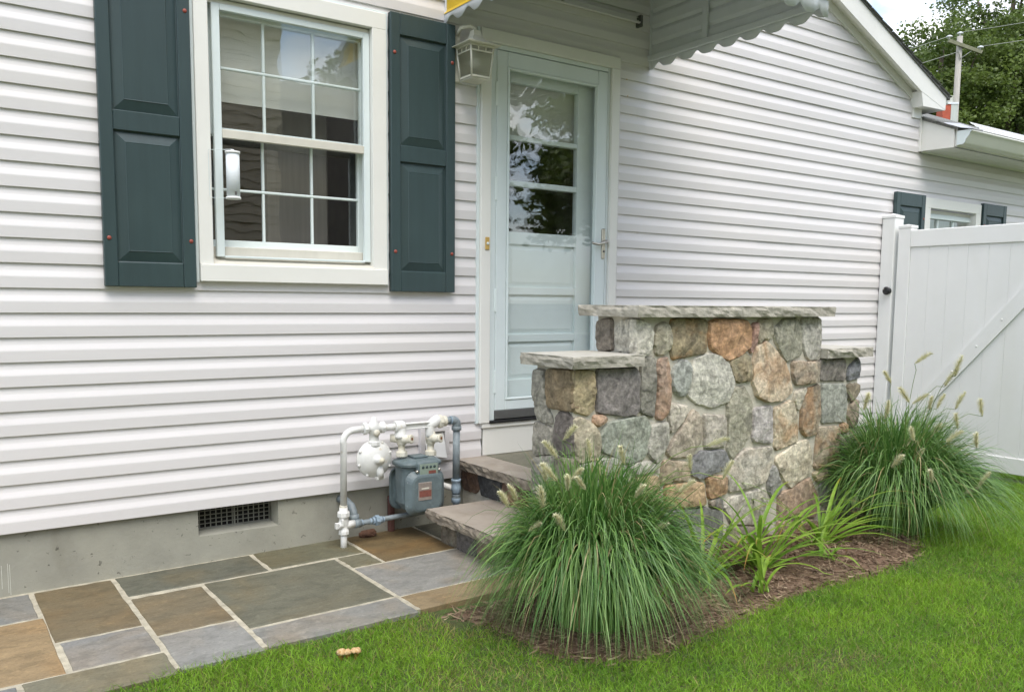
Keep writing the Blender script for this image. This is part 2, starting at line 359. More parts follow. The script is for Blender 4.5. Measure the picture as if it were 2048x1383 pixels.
# lawn grass (uncountable): one object
N = 820000
px = rng.uniform(-.8, 9.0, N); py = rng.uniform(-4.2, -.95, N)
vis = (py > -1.38 - .67 * (px - .69) - .25) & (py > -2.85 + .454 * (px - 2.88) - .25)
keep = rng.random(N) < np.where(vis & (px < 7.2), 1.0, .20)
edge = -1.15 - .03 * np.clip((1.0 - px) / 1.0, 0, 1) + .012 * np.sin(px * 9) + .010 * np.sin(px * 31) + rng.normal(0, .012, N)
keep &= (py < edge) | (px > 2.3)
jit = rng.normal(0, .045, (2, N))
mm = inpoly(px + jit[0], py + jit[1], MULCH); keep &= ~mm
keep &= ~((px < 4.5) & (px > 1.66) & (py > -1.35)); keep &= ~((px > 6.44) & (px < 6.6) & (py > -1.62)); keep &= ~((px > 4.3) & (py > -.9) & (px < 4.8))
px, py = px[keep], py[keep]; keep = np.ones(len(px), bool); N = len(px)
dens = np.array([mnoise.noise(Vector((a * 1.6, b * 1.6, 0))) for a, b in zip(px, py)]); patch = np.array([mnoise.noise(Vector((a * 4.5, b * 4.5, 9))) for a, b in zip(px, py)])
bare = np.exp(-(((px - 1.66) / .16) ** 2 + ((py + 1.30) / .18) ** 2)) + .8 * np.exp(-(((px - 2.62) / .16) ** 2 + ((py + 2.33) / .08) ** 2)) + .5 * np.exp(-(((px - 1.5) / .25) ** 2 + ((py + 1.75) / .15) ** 2))
keep &= rng.random(N) > bare * .6
px, py, dens, patch, bare = px[keep], py[keep], dens[keep], patch[keep], bare[keep]; n = len(px)
P = np.stack([px, py, ground_z(px, py) - .004], 1)
D = np.stack([rng.normal(0, .38, n), rng.normal(0, .38, n), np.ones(n)], 1); D /= np.linalg.norm(D, axis=1)[:, None]
Lh = rng.uniform(.020, .048, n) * (1 + .35 * dens); bend = np.stack([rng.normal(0, .016, n), rng.normal(0, .016, n), -rng.uniform(0, .014, n)], 1)
g1 = np.array([.275, .455, .040]); g2 = np.array([.145, .300, .030]); dry = np.array([.36, .32, .12])
t = np.clip(.5 + .55 * patch + .5 * dens + rng.normal(0, .22, n), 0, 1)[:, None]; tint = g2 * (1 - t) + g1 * t
dm = (rng.random(n) < (.07 + .5 * np.clip(bare, 0, 1) + .10 * np.clip(-dens, 0, 1)))[:, None]; tint *= rng.uniform(.72, 1.25, (n, 1)); tint = np.where(dm, dry * rng.uniform(.6, 1.1, (n, 1)), tint)
props(strips('lawn_grass', P, D, rng.uniform(.0018, .0036, n), Lh, bend, tint, 'lawn_blade', 'stuff'), 'short green turf grass blades of the lawn')

# mulch shreds (uncountable)
n = 9000; q = rng.uniform([1.45, -2.1], [5.5, -1.18], (n * 2, 2)); q = q[inpoly(q[:, 0], q[:, 1], MULCH)][:n]; n = len(q)
P = np.array([(a, b, mulch_z(a, b) + random.uniform(.001, .012)) for a, b in q]); an = rng.uniform(0, 2 * math.pi, n)
D = np.stack([np.cos(an), np.sin(an), rng.normal(0, .18, n)], 1); D /= np.linalg.norm(D, axis=1)[:, None]
tt = rng.random((n, 1)); tint = np.array([.11, .066, .04]) * (1 - tt) + np.array([.30, .215, .14]) * tt; tint[rng.random(n) < .06] = (.40, .31, .20)
props(strips('mulch_shreds', P, D, rng.uniform(.003, .009, n), rng.uniform(.015, .07, n), np.stack([rng.normal(0, .008, n)] * 3, 1), tint, 'mulch_chip', 'stuff'), 'loose brown bark shreds lying on the bed')

# patio with its flagstones; the whole slab falls slightly to the left
patio = bpy.data.objects.new('patio', None); patio.location = (1.3, 0, 0); patio.rotation_euler = (0, -.012, 0); scene.collection.objects.link(patio)
props(patio, 'bluestone patio strip along the house wall', None, None, 'structure')
def patio_mesh(name, V, Fc, mt): 
    me = bpy.data.meshes.new(name); me.from_pydata([(v[0] - 1.3, v[1], v[2]) for v in V], [], Fc); me.materials.append(M[mt]); me.update(); return link(bpy.data.objects.new(name, me), patio)
def jointed(a, b, n, amp, axis, rnd):
    out = []
    for i in range(n):
        t = i / n; x = a[0] + (b[0] - a[0]) * t; y = a[1] + (b[1] - a[1]) * t; d = rnd.uniform(-amp, amp)
        out.append((x, y + d) if axis == 0 else (x + d, y))
    return out
FL = [(-.42, .355, -.345, -.025, (.19, .19, .175)), (.375, .675, -.655, -.022, (.150, .118, .066)), (-.05, .37, -.962, -.365, (.265, .19, .10)),
      (.39, .675, -.955, -.675, (.205, .203, .19)), (.24, .68, -1.175, -.975, (.165, .155, .105)), (-.45, .222, -1.185, -.982, (.16, .165, .16)),
      (-.45, -.068, -.962, -.365, (.14, .13, .09)), (.695, 1.297, -.292, -.012, (.115, .115, .085)), (.695, .982, -.80, -.335, (.155, .128, .078)),
      (.695, .982, -1.155, -.82, (.232, .23, .213)), (1.315, 1.775, -.28, .0, (.120, .115, .072)), (1.0, 1.61, -.925, -.312, (.125, .122, .085)),
      (1.0, 1.61, -1.14, -.945, (.215, .212, .192)), (1.795, 2.19, -.475, .0, (.150, .105, .048)), (1.63, 1.778, -.475, -.30, (.15, .14, .09)),
      (1.63, 2.30, -.93, -.495, (.232, .226, .205)), (2.208, 2.46, -.475, .0, (.12, .115, .085)), (1.63, 2.30, -1.125, -.95, (.24, .18, .10)),
      (-1.2, -.47, -.6, -.02, (.15, .14, .10)), (-1.2, -.47, -1.19, -.62, (.16, .17, .17))]
for i, (x0, x1, y0, y1, c) in enumerate(FL):
    rnd = random.Random(i); a = .0028
    if i == 15: y0 = -.938
    ring = jointed((x0, y0), (x1, y0), 9, a, 0, rnd) + jointed((x1, y0), (x1, y1), 7, a, 1, rnd) + jointed((x1, y1), (x0, y1), 9, a, 0, rnd) + jointed((x0, y1), (x0, y0), 7, a, 1, rnd)
    cx, cy = (x0 + x1) / 2, (y0 + y1) / 2; k = len(ring)
    V = [(x, y, -.04) for x, y in ring] + [(x, y, -.004) for x, y in ring] + [(x + (cx - x) / abs(cx - x + 1e-9) * .004, y + (cy - y) / abs(cy - y + 1e-9) * .004, 0) for x, y in ring]
    Fc = [(l * k + j, l * k + (j + 1) % k, (l + 1) * k + (j + 1) % k, (l + 1) * k + j) for l in range(2) for j in range(k)] + [tuple(range(2 * k, 3 * k))]
    o = patio_mesh('flagstone', V, Fc, 'flagstone'); o.color = (*c, 1)
patio_mesh('mortar_bed', [(x, y, z) for z in (-.12, -.0035) for x, y in ((-1.25, -1.165), (2.6, -1.10), (2.6, .008), (-1.25, .008))],
           [(4, 5, 6, 7), (0, 1, 5, 4), (1, 2, 6, 5), (2, 3, 7, 6), (3, 0, 4, 7)], 'grout')

# ------------------------------------------------------------------ house
house = root('house', (3.0, 0, 0), 'white vinyl sided house with gable roof and dark green shutters', 'house')
H = .1016; ZB = .2557
holes = [(1.125, 1.985, 1.40, 2.575), (2.63, 3.575, .36, 2.632), (7.10, 7.91, .95, 2.06)]
RK = lambda z: 6.865 + (2.971 - z) / .428
# sheathing behind the siding with real openings
def sheath():
    bm = bmesh.new(); xsx = sorted({-2.5, 6.93, 9.6} | {v for h in holes for v in h[:2]}); zz = sorted({.25, 2.75} | {v for h in holes for v in h[2:]})
    for i in range(len(xsx) - 1):
        for j in range(len(zz) - 1):
            a, b, c, d = xsx[i], xsx[i + 1], zz[j], zz[j + 1]
            if any(a >= h[0] - 1e-6 and b <= h[1] + 1e-6 and c >= h[2] - 1e-6 and d <= h[3] + 1e-6 for h in holes): continue
            bm.faces.new([bm.verts.new((x, .004, z)) for x, z in ((a, c), (b, c), (b, d), (a, d))])
    bm.faces.new([bm.verts.new((x, .004, z)) for x, z in ((-2.5, 2.75), (6.93, 2.75), (6.93, 2.99), (2.3, 4.95), (-2.5, 2.9))])
    for (x0, y0, x1, y1, zt) in ((6.93, 0, 6.93, 6, 2.99), (-2.5, 0, -2.5, 6, 2.9), (9.6, 0, 9.6, 6, 2.7)):
        bm.faces.new([bm.verts.new(p) for p in ((x0, y0, .25), (x1, y1, .25), (x1, y1, zt), (x0, y0, zt))])
    bmesh.ops.remove_doubles(bm, verts=bm.verts, dist=1e-5)
    return bm
bm = sheath(); wall = bm_obj('wall', bm, 'vinyl', house)
PROF = [(0, -.0085), (0, -.0158), (.0012, -.0166), (.030, -.0175), (.045, -.0179), (.049, -.0174), (.055, -.0158), (.072, -.0108), (.086, -.0082), (.1016, -.0074), (.1056, -.0073)]
JOINT = {5: [4.51], 6: [4.95], 7: [5.37], 8: [5.81], 9: [6.28], 10: [6.87], 11: [4.52], 12: [6.03], 13: [4.83], 14: [5.46], 0: [4.9], 1: [5.9], 2: [5.3], 3: [6.4], 4: [4.2], 15: [4.1]}
def course_strip(V, Fc, z0, xa, xb, dy):
    n = len(V); k = len(PROF)
    for z, y in PROF:
        e = min(xb, RK(z0 + z) + .06) if z0 > 2.5 else xb
        V.append((xa, y - dy, z0 + z)); V.append((e, y - dy, z0 + z))
    for i in range(k - 1): Fc.append((n + 2 * i, n + 2 * i + 1, n + 2 * i + 3, n + 2 * i + 2))
    V_ = len(V)
    Fc.append(tuple(n + 2 * i for i in range(k))[::-1]); Fc.append(tuple(n + 2 * i + 1 for i in range(k)))
for j in range(0, 17):
    z0 = ZB + 2 * H * j; xmax = 9.6 if z0 < 2.45 else 6.93
    cuts = [-2.5] + [x for x in ([.05 - 1.3 * (j % 2)] if j < 16 else []) if x > -2.4] + [x for x in JOINT.get(j, []) if x < xmax] + [xmax]
    for s in range(len(cuts) - 1):
        a, b = cuts[s], cuts[s + 1]; iv = []
        for c in range(2):
            zz = z0 + H * c
            if zz > 2.5 and RK(zz) < a + .1: continue
            if zz > 2.49 and xmax > 7: bb = min(b, 6.93)
            else: bb = b
            if bb <= a: continue
            segs = [(a, bb)]
            for h in holes:
                if zz < h[3] and zz + H > h[2]:
                    ns = []
                    for p, q_ in segs:
                        if h[0] < q_ and h[1] > p:
                            if h[0] > p: ns.append((p, h[0]))
                            if h[1] < q_: ns.append((h[1], q_))
                        else: ns.append((p, q_))
                    segs = ns
            iv.append((zz, segs))
        if not iv: continue
        dy = .0018 * (s % 2)
        if len(iv) == 2 and iv[0][1] == iv[1][1]:
            groups = [[(zz, [sg]) for zz, _ in iv] for sg in iv[0][1]]
        else: groups = [iv]
        for gr in groups:
            V = []; Fc = []
            for zz, segs in gr:
                for p, q_ in segs: course_strip(V, Fc, zz, p + (.0022 if s else 0), q_, dy)
            if V: mesh('siding_panel', V, Fc, 'vinyl', wall)

# foundation with the crawl-space vent
fd = bmesh.new()
for a, b, c, d in ((-2.5, 1.065, -.12, .28), (1.45, 9.6, -.12, .28), (1.065, 1.45, -.12, .122)):
    fd.faces.new([fd.verts.new(p) for p in ((a, .006, c), (b, .006, c), (b, .006, d), (a, .006, d))])
def q4(bm, pts): return bm.faces.new([bm.verts.new(p) for p in pts])
q4(fd, ((1.065, .006, .122), (1.45, .006, .122), (1.44, .10, .135), (1.075, .10, .135))); q4(fd, ((1.065, .006, .122), (1.075, .10, .135), (1.075, .10, .28), (1.065, .006, .28)))
q4(fd, ((1.45, .006, .122), (1.45, .006, .28), (1.44, .10, .28), (1.44, .10, .135))); q4(fd, ((-2.5, .006, .28), (9.6, .006, .28), (9.6, .2, .28), (-2.5, .2, .28)))
bmesh.ops.remove_doubles(fd, verts=fd.verts, dist=1e-5)
foundation = bm_obj('foundation', fd, 'concrete', house)
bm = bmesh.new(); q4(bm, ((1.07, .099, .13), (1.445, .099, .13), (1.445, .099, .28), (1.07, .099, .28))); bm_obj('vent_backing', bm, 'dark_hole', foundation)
bm = bmesh.new()
for i in range(14): x = 1.09 + i * .0262; bm_box(bm, x - .0022, x + .0022, .080, .084, .138, .268)
for i in range(7): z = .140 + i * .0205; bm_box(bm, 1.078, 1.437, .085, .089, z - .002, z + .002)
bm_box(bm, 1.076, 1.440, .074, .092, .128, .138); bm_box(bm, 1.252, 1.259, .074, .079, .138, .268)
bm_obj('vent_grille', bm, 'concrete_dark', foundation)
for i, (x, z0, z1) in enumerate(((.262, .02, .12), (.285, .0, .125), (.292, -.01, .12))): box('paint_drip', x, x + .0018, .0045, .0058, z0, z1, 'drip_white', foundation, 0)

def casing(part, x0, x1, z0, z1, w, yf, yb, mt, wt=None, wb=None, name='casing'):
    wt = wt or w; wb = w if wb is None else wb
    box(name, x0, x0 + w, yf, yb, z0 + wb, z1 - wt, mt, part); box(name, x1 - w, x1, yf, yb, z0 + wb, z1 - wt, mt, part)
    box(name, x0, x1, yf, yb, z1 - wt, z1, mt, part)
    if wb: box(name, x0, x1, yf, yb, z0, z0 + wb, mt, part)

# --- window beside the door
def part_empty(name, parent, loc=None, label=None):
    o = bpy.data.objects.new(name, None); o.empty_display_size = .1; b = base_of(parent); loc = Vector(loc or b); o.location = loc - b
    scene.collection.objects.link(o); o.parent = parent; ROOTLOC[o.name] = loc
    if label: o['label'] = label
    return o
win = part_empty('window', house, (1.56, 0, 1.3), 'white framed double-hung window with six over six panes')
W = 'white_trim'
box('casing', 1.094, 1.156, -.040, -.004, 1.392, 2.578, W, win); box('casing', 1.957, 2.034, -.040, -.004, 1.392, 2.578, W, win); box('casing', 1.094, 2.034, -.040, -.004, 2.578, 2.656, W, win)
box('channel', 1.080, 1.0935, -.028, -.004, 1.31, 2.656, 'white_metal', win, .001); box('channel', 2.0345, 2.047, -.028, -.004, 1.31, 2.656, 'white_metal', win, .001); box('channel', 1.080, 2.047, -.028, -.004, 2.6565, 2.669, 'white_metal', win, .001)
box('sill', 1.0945, 2.0335, -.050, -.004, 1.313, 1.3915, W, win, .003)
box('jamb', 1.130, 1.156, -.0035, .14, 1.40, 2.575, W, win); box('jamb', 1.957, 1.984, -.0035, .14, 1.40, 2.575, W, win); box('jamb', 1.1565, 1.9565, -.0035, .14, 2.553, 2.575, W, win)
mesh('sub_sill', [(1.1565, -.0395, 1.392), (1.9565, -.0395, 1.392), (1.9565, .02, 1.424), (1.1565, .02, 1.424), (1.1565, -.0395, 1.36), (1.9565, -.0395, 1.36)], [(0, 1, 2, 3), (4, 5, 1, 0)], 'stained_white', win)
# storm window frame
for nm, a in (('storm_frame', (1.180, 1.216, -.012, .012, 1.428, 2.555)), ('storm_frame', (1.921, 1.955, -.012, .012, 1.428, 2.555)), ('storm_frame', (1.2165, 1.9205, -.012, .012, 2.527, 2.555)), ('storm_frame', (1.2165, 1.9205, -.016, .012, 1.424, 1.434))): box(nm, *a, 'white_metal', win)
box('inner_sill', 1.1575, 1.9555, .022, .14, 1.40, 1.476, 'stained_white', win)
box('meeting_rail', 1.2165, 1.9205, -.014, .010, 1.966, 2.004, 'stained_white', win)
mesh('storm_pane', [(1.2165, .0, 2.0), (1.9205, .0, 2.0), (1.9205, .0, 2.53), (1.2165, .0, 2.53)], [(0, 1, 2, 3)], 'storm_glass', win)
def sash(y, z0, z1, zm, nm, gmat, wav):
    x0, x1 = 1.1575, 1.9555; fr = box(nm, x0, x0 + .030, y, y + .03, z0, z1, 'white_paint', win)
    box('sash_stile', x1 - .030, x1, y, y + .03, z0, z1, 'white_paint', win); box('sash_rail', x0 + .0305, x1 - .0305, y, y + .03, z0, z0 + .034, 'white_paint', win); box('sash_rail', x0 + .0305, x1 - .0305, y, y + .03, z1 - .034, z1, 'white_paint', win)
    ix0, ix1 = x0 + .030, x1 - .030; w = (ix1 - ix0) / 3; iz0, iz1 = z0 + .034, z1 - .034
    for i in (1, 2):
        for a, b in ((iz0, zm - .0065), (zm + .0065, iz1)): box('muntin', ix0 + w * i - .006, ix0 + w * i + .006, y + .004, y + .024, a, b, 'white_paint', win, .003)
    box('muntin', ix0, ix1, y + .004, y + .024, zm - .006, zm + .006, 'white_paint', win, .003)
    for i in range(3):
        for a, b in ((iz0, zm), (zm, iz1)):
            p = mesh('pane', [(ix0 + w * i, y + .014, a), (ix0 + w * (i + 1), y + .014, a), (ix0 + w * (i + 1), y + .014, b), (ix0 + w * i, y + .014, b)], [(0, 1, 2, 3)], gmat, win)
sash(.035, 1.985, 2.553, 2.288, 'sash_stile', 'pane_glass', 0); sash(.072, 1.4765, 2.02, 1.745, 'sash_stile', 'pane_glass', 0)
mesh('roller_shade', [(1.16, .125, 2.155), (1.954, .125, 2.155), (1.954, .13, 2.56), (1.16, .13, 2.56)], [(0, 1, 2, 3)], 'shade_fabric', win)
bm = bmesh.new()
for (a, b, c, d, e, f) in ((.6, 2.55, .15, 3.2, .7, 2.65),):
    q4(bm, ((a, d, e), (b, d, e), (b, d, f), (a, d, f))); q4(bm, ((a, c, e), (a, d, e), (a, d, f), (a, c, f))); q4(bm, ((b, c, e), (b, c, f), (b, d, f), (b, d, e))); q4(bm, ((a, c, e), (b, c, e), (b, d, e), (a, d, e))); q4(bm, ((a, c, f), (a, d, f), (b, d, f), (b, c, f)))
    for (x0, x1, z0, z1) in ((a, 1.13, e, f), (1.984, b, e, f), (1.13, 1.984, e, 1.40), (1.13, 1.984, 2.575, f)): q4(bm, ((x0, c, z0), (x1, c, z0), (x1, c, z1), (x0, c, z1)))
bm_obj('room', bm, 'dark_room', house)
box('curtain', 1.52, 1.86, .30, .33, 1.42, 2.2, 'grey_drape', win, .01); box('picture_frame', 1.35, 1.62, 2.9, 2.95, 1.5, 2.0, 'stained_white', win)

# --- shutters
def shutter(x0, x1, z0, z1, zsplit, label):
    sh = part_empty('shutter', house, ((x0 + x1) / 2, 0, z0), label); g = 'shutter_green'; sw = .054; rb = .105; yf = -.052; yb = -.0195
    box('stile', x0, x0 + sw, yf, yb, z0, z1, g, sh, .003); box('stile', x1 - sw, x1, yf, yb, z0, z1, g, sh, .003)
    rails = ((z0, z0 + rb), (zsplit, zsplit + .083), (z1 - rb, z1))
    for a, b in rails: box('rail', x0 + sw + .0008, x1 - sw - .0008, yf + .0012, yb, a, b, g, sh, .003)
    for a, b in ((rails[0][1], rails[1][0]), (rails[1][1], rails[2][0])):
        X0, X1, Z0, Z1 = x0 + sw, x1 - sw, a, b; e = .0065; w = .044
        r = [[(X0 + d, y, Z0 + d), (X1 - d, y, Z0 + d), (X1 - d, y, Z1 - d), (X0 + d, y, Z1 - d)] for d, y in ((0, yf + .014), (.003, yf + .0155), (w, yf + .004), (w + .003, yf + .0015), (w + .006, yf + .0022))]
        V = [p for q_ in r for p in q_]; Fc = [(4 * i + k, 4 * i + (k + 1) % 4, 4 * i + 4 + (k + 1) % 4, 4 * i + 4 + k) for i in range(4) for k in range(4)] + [(16, 17, 18, 19)]
        mesh('raised_panel', V, Fc, g, sh)
    for zz in (z0 + .205, z1 - .195):
        for xx in (x0 + .022, x1 - .020): lathe('screw', (xx, yf + .001, zz), (0, -1, 0), [(0, .0095), (.003, .009), (.005, .005), (.0055, .001)], 'screw_red', sh, 12)
    return sh
shutter(.695, 1.075, 1.284, 2.675, 1.942, 'dark green raised-panel shutter left of the large window')
shutter(2.053, 2.433, 1.281, 2.673, 1.942, 'dark green raised-panel shutter between window and entrance door')
shutter(6.60, 7.027, .86, 2.150, 1.45, 'dark green shutter behind the fence post'); shutter(7.984, 8.403, .86, 2.155, 1.45, 'dark green shutter right of the small window')
w2 = part_empty('window', house, (7.5, 0, .85), 'small white window showing above the gate')
box('casing', 7.045, 7.13, -.040, -.004, .9, 2.055, W, w2); box('casing', 7.88, 7.965, -.040, -.004, .9, 2.055, W, w2); box('casing', 7.045, 7.965, -.040, -.004, 2.055, 2.138, W, w2)
box('sill', 7.045, 7.965, -.05, -.004, .82, .8995, W, w2)
box('jamb', 7.105, 7.13, -.0035, .12, .9, 2.05, W, w2); box('jamb', 7.88, 7.905, -.0035, .12, .9, 2.05, W, w2); box('sash_rail', 7.1305, 7.8795, .02, .06, 2.02, 2.05, W, w2)
box('sash_rail', 7.1305, 7.8795, .012, .05, 1.978, 2.0195, 'white_metal', w2); box('muntin', 7.37, 7.39, .03, .05, .95, 1.9775, 'white_paint', w2); box('muntin', 7.62, 7.64, .03, .05, .95, 1.9775, 'white_paint', w2)
mesh('pane', [(7.13, .045, .95), (7.88, .045, .95), (7.88, .045, 1.98), (7.13, .045, 1.98)], [(0, 1, 2, 3)], 'pane_glass', w2)
V = []; Fc = []
for i in range(49): x = 7.14 + i * .73 / 48; V += [(x, .12 + .012 * math.sin(i * 1.1), .95), (x, .12 + .012 * math.sin(i * 1.1), 1.98)]
for i in range(48): Fc.append((2 * i, 2 * i + 2, 2 * i + 3, 2 * i + 1))
mesh('curtain', V, Fc, 'curtain', w2, True)

# --- entrance: casing, storm door, inner door, threshold
ent = part_empty('storm_door', house, (3.12, 0, .36), 'pale white full-glass storm door in front of a panelled door')
box('casing', 2.605, 2.672, -.040, -.003, .548, 2.634, W, ent, .004); box('casing', 3.541, 3.605, -.040, -.003, .548, 2.634, W, ent, .004); box('casing', 2.605, 3.605, -.040, -.003, 2.6345, 2.703, W, ent, .004)
box('channel', 2.588, 2.6045, -.026, -.003, .548, 2.703, 'white_metal', ent, .001); box('channel', 3.6055, 3.620, -.026, -.003, .548, 2.703, 'vinyl', ent, .001)
SM = 'white_metal'
box('door_frame', 2.6725, 2.7145, -.022, .06, .560, 2.634, SM, ent); box('door_frame', 3.5235, 3.5405, -.022, .06, .560, 2.634, SM, ent); box('door_frame', 2.7150, 3.5230, -.022, .06, 2.610, 2.634, SM, ent)
x0, x1, z0, z1 = 2.7165, 3.521, .614, 2.606
gx0, gx1, gz0, gz1 = 2.800, 3.434, .684, 2.510
box('door_stile', x0, gx0 - .012, -.024, .010, z0, z1, SM, ent, .004); box('door_stile', gx1 + .012, x1, -.024, .010, z0, z1, SM, ent, .004)
box('door_rail', gx0 - .0115, gx1 + .0115, -.0235, .010, gz1 + .012, z1, SM, ent, .004); box('door_rail', gx0 - .0115, gx1 + .0115, -.0235, .010, z0, gz0 - .012, SM, ent, .004)
for a in ((gx0 - .0112, gx0, -.029, .0, gz0 - .0112, gz1 + .0112), (gx1, gx1 + .0112, -.029, .0, gz0 - .0112, gz1 + .0112)): box('glazing_bead', *a, 'white_paint', ent, .002)
for a in ((gx0 + .0005, gx1 - .0005, -.0285, .0, gz1, gz1 + .0112), (gx0 + .0005, gx1 - .0005, -.0285, .0, gz0 - .0112, gz0)): box('glazing_bead', *a, 'white_paint', ent, .002)
mesh('storm_pane', [(gx0, -.008, gz0), (gx1, -.008, gz0), (gx1, -.008, gz1), (gx0, -.008, gz1)], [(0, 1, 2, 3)], 'storm_glass', ent)
box('door_sweep', x0, x1, -.030, .0, .566, .6135, 'dark_sweep', ent); box('threshold', 2.673, 3.540, -.045, .10, .546, .5595, 'dark_hole', ent)
for zz in (2.37, 1.86, 1.24, .78): box('hinge', 2.706, 2.7225, -.0275, -.0225, zz - .065, zz + .065, 'white_paint', ent, .0015)
box('kick_board', 2.640, 3.575, -.022, -.003, .3605, .5455, 'white_trim', ent, .004); box('kick_cap', 2.625, 3.590, -.034, -.003, .520, .5458, 'white_trim', ent, .003)
hd = box('handle', 3.490, 3.516, -.030, -.0245, 1.50, 1.682, 'nickel', ent, .005)
bm = bmesh.new(); bm_lathe(bm, (3.505, -.030, 1.602), (0, -1, 0), [(0, .013), (.018, .011), (.032, .012), (.036, .004)], 16); bm_tube(bm, [(3.505, -.058, 1.602), (3.47, -.062, 1.592), (3.44, -.062, 1.583), (3.405, -.055, 1.588), (3.395, -.05, 1.594)], [.009, .0085, .008, .008, .006], 10)
bm_obj('lever', bm, 'nickel', hd)
lathe('keyhole', (3.506, -.0302, 1.545), (0, -1, 0), [(0, .007), (.002, .007), (.0021, .001)], 'dark_sweep', hd, 12)
# inner door
idr = part_empty('inner_door', house, (3.1, .06, .36), 'white inner door with three glass lites and horizontal panels'); ID = 'white_paint'; yd = .048
lx0, lx1 = 2.855, 3.350
box('stile', 2.72, lx0, yd, yd + .04, .575, 2.60, ID, idr); box('stile', lx1, 3.52, yd, yd + .04, .575, 2.60, ID, idr)
rz = [(.575, .78), (1.0, 1.045), (1.275, 1.32), (1.565, 1.635), (1.893, 1.925), (2.150, 2.178), (2.47, 2.60)]
for a, b in rz: box('rail', lx0 + .0005, lx1 - .0005, yd, yd + .04, a, b, ID, idr, .003)
for a, b in ((.78, 1.0), (1.045, 1.275), (1.32, 1.565)):
    d = .03; V = [(lx0, yd + .022, a), (lx1, yd + .022, a), (lx1, yd + .022, b), (lx0, yd + .022, b), (lx0 + d, yd + .012, a + d), (lx1 - d, yd + .012, a + d), (lx1 - d, yd + .012, b - d), (lx0 + d, yd + .012, b - d)]
    mesh('raised_panel', V, [(0, 1, 5, 4), (1, 2, 6, 5), (2, 3, 7, 6), (3, 0, 4, 7), (4, 5, 6, 7)], ID, idr)
for a, b in ((1.635, 1.893), (1.925, 2.150), (2.178, 2.47)): mesh('pane', [(lx0, yd + .02, a), (lx1, yd + .02, a), (lx1, yd + .02, b), (lx0, yd + .02, b)], [(0, 1, 2, 3)], 'pane_glass', idr)
mesh('door_shade', [(lx0 - .02, yd + .06, 2.16), (lx1 + .02, yd + .06, 2.16), (lx1 + .02, yd + .06, 2.52), (lx0 - .02, yd + .06, 2.52)], [(0, 1, 2, 3)], 'shade_fabric', idr)
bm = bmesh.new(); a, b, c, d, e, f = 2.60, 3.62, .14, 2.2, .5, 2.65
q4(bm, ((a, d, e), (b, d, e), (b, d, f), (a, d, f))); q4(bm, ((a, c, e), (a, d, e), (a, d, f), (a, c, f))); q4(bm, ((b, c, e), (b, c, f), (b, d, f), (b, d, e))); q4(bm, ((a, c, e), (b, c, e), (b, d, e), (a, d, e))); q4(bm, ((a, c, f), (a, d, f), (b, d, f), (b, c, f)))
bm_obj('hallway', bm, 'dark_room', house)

lathe('rust_spot', (3.675, -.0175, 2.595), (0, -1, 0), [(0, .007), (.0008, .006)], 'brass', ent, 10); mesh('rust_streak', [(3.668, -.0188, 2.540), (3.690, -.0188, 2.528), (3.688, -.0185, 2.490), (3.681, -.0185, 2.488), (3.680, -.0188, 2.522)], [(0, 1, 2, 3, 4)], 'brass', ent)
# --- gable rake, roof, eave of the right wing
rake_pts = lambda x: 2.943 + .421 * (6.76 - x)
RA = [(6.76, 2.943), (6.794, 2.834), (7.126, 2.846), (7.133, 2.982)]
def rake_board():
    bm = bmesh.new(); bot = [rake_pts(2.3)]; V = []
    for y in (-.115, -.085):
        V += [(2.3, y, bot[0]), (RA[0][0], y, RA[0][1]), (RA[2][0], y, RA[2][1]), (RA[3][0], y, RA[3][1]), (2.3, y, bot[0] + .160)]
    Fc = [(0, 1, 2, 3, 4), (9, 8, 7, 6, 5)] + [(i, 5 + i, 5 + (i + 1) % 5, (i + 1) % 5) for i in range(5)]
    return V, Fc
roof = part_empty('roof', house, (2.3, 0, 2.9), 'grey shingled gable roof with white rake boards')
V, Fc = rake_board(); mesh('rake_board', V, Fc, 'white_trim', roof)
mesh('rake_board', [(4.6 - x, y, z) for x, y, z in V], [f[::-1] for f in Fc], 'white_trim', roof)
mesh('rake_soffit', [(2.3, -.085, rake_pts(2.3) + .03), (7.0, -.085, rake_pts(7.0) + .03), (7.0, .0, rake_pts(7.0) + .03), (2.3, .0, rake_pts(2.3) + .03)], [(0, 1, 2, 3)], 'white_trim', roof)
# frieze strip under the rake
mesh('frieze', [(x, y, rake_pts(x) + dz) for y in (-.03, -.012) for x, dz in ((2.3, -.035), (6.84, -.035), (6.84, .03), (2.3, .03))], [(0, 1, 2, 3), (0, 4, 5, 1), (1, 5, 6, 2)], 'white_trim', roof)
mesh('eave_return', [(6.76, -.1135, 2.95), (6.794, -.1135, 2.834), (7.126, -.1135, 2.842), (7.126, -.1135, 2.86), (6.794, .0, 2.834), (7.126, 5.8, 2.842), (6.794, 5.8, 2.834), (6.76, .0, 2.95)], [(0, 1, 2, 3), (0, 7, 4, 1), (1, 2, 5, 6)], 'white_trim', roof)
box('corner_board', 6.80, 6.93, -.028, -.004, 2.76, 2.95, 'white_trim', roof)
top = lambda x: rake_pts(x) + .166 + .012 * max(0, (x - 6) / 1.1) if x >= 2.3 else rake_pts(4.6 - x) + .166
for sgn in (1, -1):
    fx = lambda x: x if sgn > 0 else 4.6 - x
    V = [(fx(2.3), -.125, top(2.3)), (fx(7.17), -.125, top(7.17)), (fx(7.17), 6.2, top(7.17)), (fx(2.3), 6.2, top(2.3))]
    V += [(x, y, z - .02) for x, y, z in V]
    mesh('roof_deck', V, [(0, 1, 2, 3), (7, 6, 5, 4), (0, 4, 5, 1), (1, 5, 6, 2), (3, 7, 4, 0)], 'shingle', roof)
